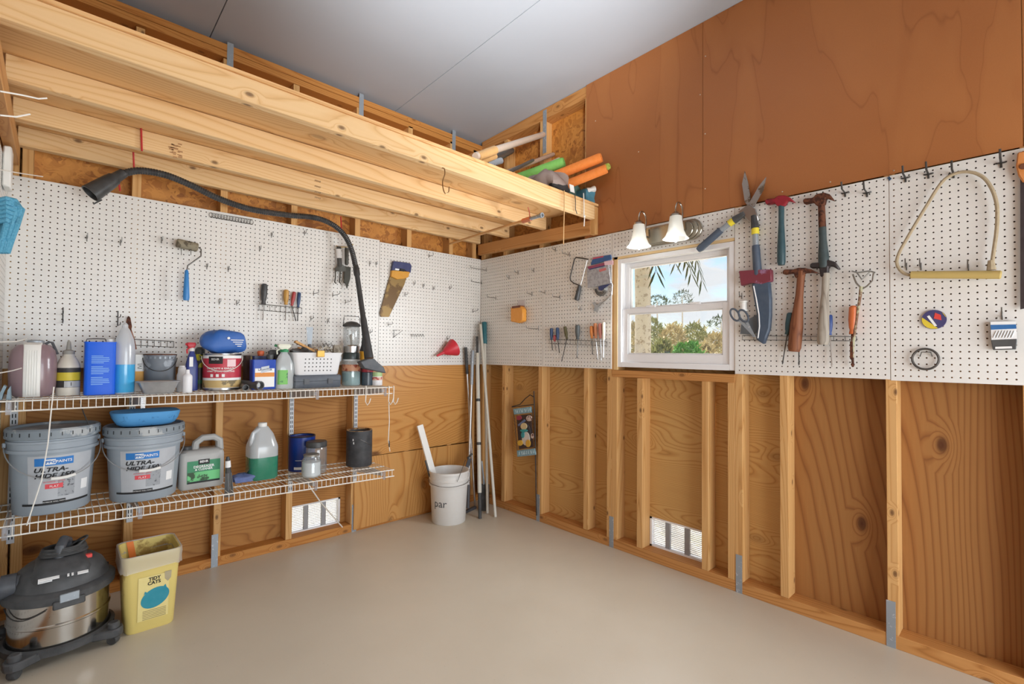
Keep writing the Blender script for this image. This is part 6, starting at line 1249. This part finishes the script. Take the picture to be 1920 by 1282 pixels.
MB().flatR([(972, 796), (984, 786), (986, 789), (974, 799)], o+.3, .3).build('hat', pm('hat_blue', (96, 112, 150), .6), t)

# ------------------------------------------------------------------ things on and under the loft
def zdeck(x, y): return zb(x, y)+4.05
def stick(name, lab, cat, a, oa, b, ob, r, mat, grp=None, n=14, hole=0, p0=None):
    """long piece standing on the deck and leaning toward the right wall"""
    pa, p1 = pR(*a, oa), pR(*b, ob); d = p1-pa; p0 = Vector(p0) if p0 else pa-d*((pa.z-zdeck(pa.x, pa.y)-r*1.6)/d.z); t = thing(name, lab, cat, p0, grp)
    prof = [(0, r*.9), (.01, r), (.985, r), (1, r*.86)]+([(1, r*hole), (.96, r*hole)] if hole else [])
    MB().spin(p0, p1, prof, n).build('foam' if 'noodle' in name else 'strip', mat, t); return t
M_clr = pm('pale_strip', (206, 186, 168), .3, var=.1); M_tanst = pm('tan_strip', (206, 160, 100), .4); M_drk = pm('dark_strip', (70, 64, 58), .4); M_mau = pm('mauve_strip', (176, 142, 120), .45)
g = 'long strips stored on the loft'
stick('long_strip', 'pale plastic strip reaching furthest out above the others on the loft', 'strip', (932, 280), 30, (1019, 252), 1.2, .8, M_clr, g); stick('long_strip', 'tan strip at the left of the bundle on the loft', 'strip', (895, 294), 39, (928, 281), 33, .95, M_tanst, g); stick('long_strip', 'thin tan strip under the left tan strip on the loft', 'strip', (905, 303), 36.5, (929, 293), 32, .6, M_tanst, g)
stick('long_strip', 'dark strip under the pale strip on the loft', 'strip', (928, 298), 29, (959, 282), 17, .85, M_drk, g); stick('long_strip', 'short grey strip lowest in the bundle on the loft', 'strip', (922, 306), 33, (940, 301), 30, .7, M_galv, g); stick('long_strip', 'mauve-brown strip behind the green noodle', 'strip', (962, 318), 19, (1038, 289), 1.0, .55, M_mau, g); stick('long_strip', 'narrow dark strip beside the mauve-brown strip', 'strip', (955, 322), 24, (1000, 300), 14, .4, M_drk, g)
M_gn = pm('noodle_green', (122, 190, 84), .8, var=.12, scale=60); M_or = pm('noodle_orange', (242, 134, 38), .8, var=.12, scale=60); M_lm = pm('noodle_lime', (178, 196, 76), .8, var=.12, scale=60)
g = 'pool noodles on the loft'
stick('pool_noodle', 'green pool noodle with a pale strip lying on it', 'noodle', (990, 331), 9.5, (1058, 304), 5.5, 1.4, M_gn, g, 20, .35, (-22.7, -2.6, 89.9)); stick('pool_noodle', 'upper orange pool noodle sticking out of the loft', 'noodle', (1050, 326), 7, (1128, 295), 3, 1.25, M_or, g, 20, .3); stick('pool_noodle', 'lower orange pool noodle sticking out of the loft', 'noodle', (1088, 336), 5, (1138, 316), 2.2, 1.15, M_or, g, 20, .3); stick('pool_noodle', 'lime pool noodle behind the two orange ones', 'noodle', (1060, 319), 9, (1142, 311), 1.6, .85, M_lm, g, 20, .3, (-2.6, -22, 90.2))
stick('long_strip', 'pale strip lying on top of the green pool noodle', 'strip', (985, 325), 6.5, (1050, 298), 2.5, .6, M_clr, 'long strips stored on the loft', p0=(-18.5, -2.2, 88.9))
def sack(name, lab, u, v, y, hx, hy, hz, mat, seed, cat='bag'):
    p = pL(u, v, y); z = zdeck(p.x, -y); mb = soft((p.x, -y, z+hz*1.2), hx, hy, hz, seed, wob=.13); [setattr(q, 'z', max(q.z, zdeck(q.x, q.y)+.08)) for q in mb.v]; return single(mb, name, mat, lab, cat)
sack('duffel_bag', 'crumpled grey-mauve bag at the loft front edge', 1031, 345, 43.5, 4.6, 3.4, 2.5, pm('mauve_cloth', (150, 128, 118), .8, var=.25, scale=14, bump=.5), 21)
sack('swim_bag', 'dark green rolled bag between the mauve and teal bags', 1070, 333, 40.5, 1.9, 2.4, 2.7, pm('green_cloth', (14, 96, 84), .75, var=.3, scale=20, bump=.4), 5)
sack('mesh_bag', 'teal bag at the right end of the loft front edge', 1096, 360, 43.6, 2.6, 3.6, 1.9, pm('teal_cloth', (34, 132, 160), .7, var=.3, scale=16, bump=.5), 9)
sack('black_bag', 'black cloth under the crumpled mauve bag', 1046, 352, 46, 2.6, 1.6, 1.1, pm('black_cloth', (34, 30, 30), .85), 12, 'cloth')
p0, p1 = pL(1100, 357, 46), pL(1115, 354, 47); mb = MB().spin(p0, p1, [(0, .7), (.5, .55), (.8, .8), (1, .8), (1, .5), (.7, .45)], 14); single(mb, 'snorkel_mouth', M_white, 'white tube end poking out of the teal bag', 'tube')
mb = MB().flatL([(1067, 345), (1075, 348), (1077, 362), (1069, 359)], 47.5, .12); single(mb, 'paper_tag', M_white, 'white paper tag at the loft front edge', 'tag')
for q, r_, m_, lab in (([(1058, 357, 48.5), (1058, 390, 48.6), (1057, 425, 48.6), (1056.5, 458, 48.6)], .12, pm('tan_cord', (206, 164, 110), .8), 'long tan cord hanging from the loft front edge'), ([(1078, 362, 48.5), (1079, 378, 48.7), (1079, 392, 48.7), (1082, 401, 48.7)], .11, M_dkwire, 'short dark cord hanging from the loft front edge'), ([(1094, 362, 48.5), (1095, 382, 48.7), (1095, 402, 48.7), (1096, 408, 48.7), (1095, 424, 48.7)], .14, M_whitewire, 'white drawstring with a knot hanging from the teal bag')):
    mb = MB().tubeL(q, r_, 6)
    if 'knot' in lab: mb.ell(pL(1095.5, 405, 48.7), .35, .35, .3, 8, 6)
    single(mb, 'tie_string', m_, lab, 'cord', 'cords hanging from the loft')
# rod carried under the joists, with its wire hook
a_, b_ = pL(843, 457, 2), pZ(1017, 403, 81.2); d = b_-a_; t = thing('bamboo_rod', 'tan rod hung under the loft joists', 'rod', a_)
MB().spin(a_, a_+d*.83, [(0, .3), (.5, .34), (1, .38)], 10).build('rod', pm('bamboo', (212, 160, 96), .5, var=.15), t); MB().spin(a_+d*.83, a_+d*.9, [(0, .6), (1, .6)], 12).build('ferrule', pm('copper', (214, 130, 92), .35, .7), t); MB().spin(a_+d*.9, b_, [(0, .42), (.8, .42), (.85, .62), (1, .62), (1, .4), (.9, .35)], 14).build('tip', M_galv, t)
q = a_+d*.88; mb = MB().tube([q+Vector((-.2, 0, 3.0)), q+Vector((.3, 0, 1.8)), q+Vector((.4, 0, .6)), q+Vector((0, .5, -.5)), q+Vector((-.5, 0, 0))], .13, 6); single(mb, 'wire_hook', pm('copper_wire', (176, 84, 62), .4, .6), 'copper wire hook holding the end of the tan rod', 'hook')
mb = MB().tube(crom([pL(u, v, o) for u, v, o in ((829, 315, 48.2), (833, 316, 48.8), (834, 326, 48.9), (830, 340, 48.9), (831, 354, 48.9), (835, 363, 49), (841, 360, 49), (842, 350, 49))], .3), .11, 6); single(mb, 'wire_hook', pm('bronze_wire', (150, 110, 60), .4, .6), 'bronze S shaped hook on the loft front joist', 'hook')

# ------------------------------------------------------------------ outdoors seen through the window
def leaf_mat(name, a, b):
    m, n, l = new_mat(name); bs = n['Principled BSDF']
    l.new(mixn(n, l, noise(n, l, coords(n, l), 3, 3), srgb(a), srgb(b)), bs.inputs['Base Color']); bs.inputs['Roughness'].default_value = .6; bs.inputs['Specular IOR Level'].default_value = .2
    return m
M_ground = speck('sandy_ground', (214, 204, 186), .9, (150, 146, 112), 3, .55)
struct(MB().box(-1400, 6000, -3000, 4000, -8, -4.2).build('ground', M_ground))
M_fol = [leaf_mat('palmetto_green', (112, 122, 74), (168, 164, 114)), leaf_mat('dry_brush', (170, 152, 114), (204, 190, 150)), leaf_mat('dark_pine', (44, 62, 40), (78, 92, 60)), leaf_mat('bright_shrub', (60, 120, 50), (104, 160, 74))]
M_trunk = speck('palm_bark', (196, 186, 172), .9, (150, 136, 120), 24, .54)
def bush(c, rx, ry, rz, n, mat, lab, cat='shrub', size=7, group=None, trunk=None, name='bush'):
    rnd = random.Random(int(c[0]*3+c[1]*7)); t = thing(name, lab, cat, (c[0], c[1], -4), group); mb = MB()
    for i in range(n):
        a = rnd.uniform(0, 6.283); h = rnd.uniform(-.2, 1); q = math.sqrt(max(0, 1-h*h))*rnd.uniform(.75, 1.05)
        p = Vector((c[0]+rx*q*math.cos(a), c[1]+ry*q*math.sin(a), c[2]+rz*h)); s_ = size*rnd.uniform(.6, 1.4)
        d = Vector((rnd.uniform(-1, 1), rnd.uniform(-1, 1), rnd.uniform(-.3, 1.2))).normalized(); x, y, _ = frame(d)
        mb.add([p-x*s_*.35, p+d*s_*.5+y*s_*.1, p+x*s_*.35, p+d*s_*1.3], [(0, 1, 3), (1, 2, 3)])
    mb.build('foliage', mat, t, kind='stuff', smooth=0)
    if trunk: MB().tube([(c[0], c[1], -4), (c[0]+3, c[1], c[2]*.6), (c[0], c[1], c[2]+rz*.5)], [trunk, trunk*.8, trunk*.4], 8).build('trunk', M_trunk, t)
    else: MB().lathe((c[0], c[1], -4), [(rx*.5, 0), (rx*.4, c[2]*.6), (.5, c[2]+rz*.5)], 8, 1, ry/rx).build('stems', mat, t)
    return t
def at(u, v, dist):
    r = ray(u, v); r = r/ math.hypot(r.x, r.y); return CAMP+r*dist
hedge = [(1180, 606, 470, 20, 1, 'tawny brush clump beyond the palm trunk, near row'), (1222, 600, 560, 24, 0, 'tall palmetto clump at the left of the lower pane, far row'), (1262, 612, 470, 20, 1, 'dry tan brush in the middle of the lower pane, near row'), (1302, 610, 560, 24, 0, 'palmetto clump right of the middle of the lower pane, far row'),
         (1342, 628, 470, 20, 1, 'pale dry brush at the right of the lower pane, near row'), (1385, 622, 560, 24, 0, 'palmetto clump at the right edge of the window, far row'), (1240, 640, 390, 15, 0, 'low palmetto in front of the brush, left half of the pane'), (1320, 648, 390, 15, 1, 'low dry tuft in front of the brush, right half of the pane')]
for u, v, dd, r_, k, lab in hedge:
    p = at(u, v, dd); h_ = p.z+4; bush((p.x, p.y, -4+h_*.55), r_*.74, r_*.74, h_*.45, 1300, M_fol[k], lab, size=3.6, group='brush outside the window')
A, B = at(1120, 606, 690), at(1470, 634, 690); bank = thing('brush_bank', 'continuous olive and tan brush bank behind the clumps outside the window', 'brush', ((A.x+B.x)/2, (A.y+B.y)/2, -4)); mb = MB(); mb2 = MB(); rnd = random.Random(31)
for i in range(11000):
    f = rnd.uniform(-.9, 1.7); q = A+(B-A)*f; top = min(q.z, A.z)+6*math.sin(f*17)+4*math.sin(f*41); z = -4+(top+4)*math.sqrt(rnd.random()); p = Vector((q.x+rnd.uniform(-22, 22), q.y+rnd.uniform(-22, 22), z)); s_ = 5*rnd.uniform(.6, 1.5)
    d = Vector((rnd.uniform(-1, 1), rnd.uniform(-1, 1), rnd.uniform(-.2, 1.2))).normalized(); x, y, _ = frame(d); (mb if rnd.random() < .55 else mb2).add([p-x*s_*.4, p+d*s_*.5+y*s_*.1, p+x*s_*.4, p+d*s_*1.3], [(0, 1, 3), (1, 2, 3)])
mb.build('foliage', M_fol[0], bank, kind='stuff', smooth=0); mb2.build('dry_foliage', M_fol[1], bank, kind='stuff', smooth=0)
p = at(1290, 655, 330); bush((p.x, p.y, p.z-6), 9, 9, 9, 420, M_fol[3], 'bright green round shrub low outside the lower window pane', size=3.4)
for (u, v, dd, r_, h_), lab in zip([(1232, 572, 1500, 34, 26), (1279, 566, 1700, 32, 34), (1352, 610, 1500, 40, 22)], ['dark slender pine behind the brush at left of the meeting rail', 'dark pine rising past the meeting rail of the window', 'distant pine grove at the right edge of the window']):
    p = at(u, v, dd); bush((p.x, p.y, p.z), r_, r_, h_, 150, M_fol[2], lab, 'tree', 9, 'pines outside the window', 3, 'pine_tree')
# palm: trunk at the left of the view, fronds hanging into the top
p = at(1203, 560, 190); t = thing('palm_tree', 'palm tree just outside with grey trunk and drooping fronds in the upper pane', 'tree', (p.x, p.y, -4))
MB().tube([(p.x, p.y, -4), (p.x+1, p.y, 60), (p.x, p.y, 118)], [3.4, 2.9, 3.0], 12).build('trunk', M_trunk, t)
crown = Vector((p.x, p.y, 118))
def frond(end, lift, leaf=8):
    mb = MB(); end = Vector(end); c1 = crown+(end-crown)*.45+Vector((0, 0, lift)); pts = [crown*(1-q)**2+c1*2*q*(1-q)+end*q*q for q in (i/24 for i in range(25))]
    mb.tube(pts, [.5-.016*i for i in range(25)], 5); rnd = random.Random(int(end.x*10))
    for i in range(5, 25):
        d = (pts[i]-pts[i-1]).normalized(); sd = d.cross(Vector((0, 0, 1))).normalized()
        for s_ in (-1, 1):
            for k in (0, .5):
                q = pts[i]-d*k; l_ = leaf*rnd.uniform(.7, 1.1)*(1 if i < 20 else .75); tip = q+d*l_*.55+sd*s_*l_*.5+Vector((0, 0, -l_*.6)); mid = q+(tip-q)*.5; wv = d*(.13*l_); mb.add([q, mid-wv, tip, mid+wv], [(0, 1, 2, 3)])
    mb.build('frond', M_fol[2], t, smooth=0)
for e, lf in ((at(1316, 524, 205), 26), (at(1230, 508, 172), 18), (at(1296, 512, 212), 24), (at(1280, 480, 230), 26)): frond(e, lf)
for a, ln in ((.3, 60), (1.3, 56), (2.2, 40), (-.6, 62)): frond((p.x+ln*math.cos(a), p.y+ln*math.sin(a), 92), 34)
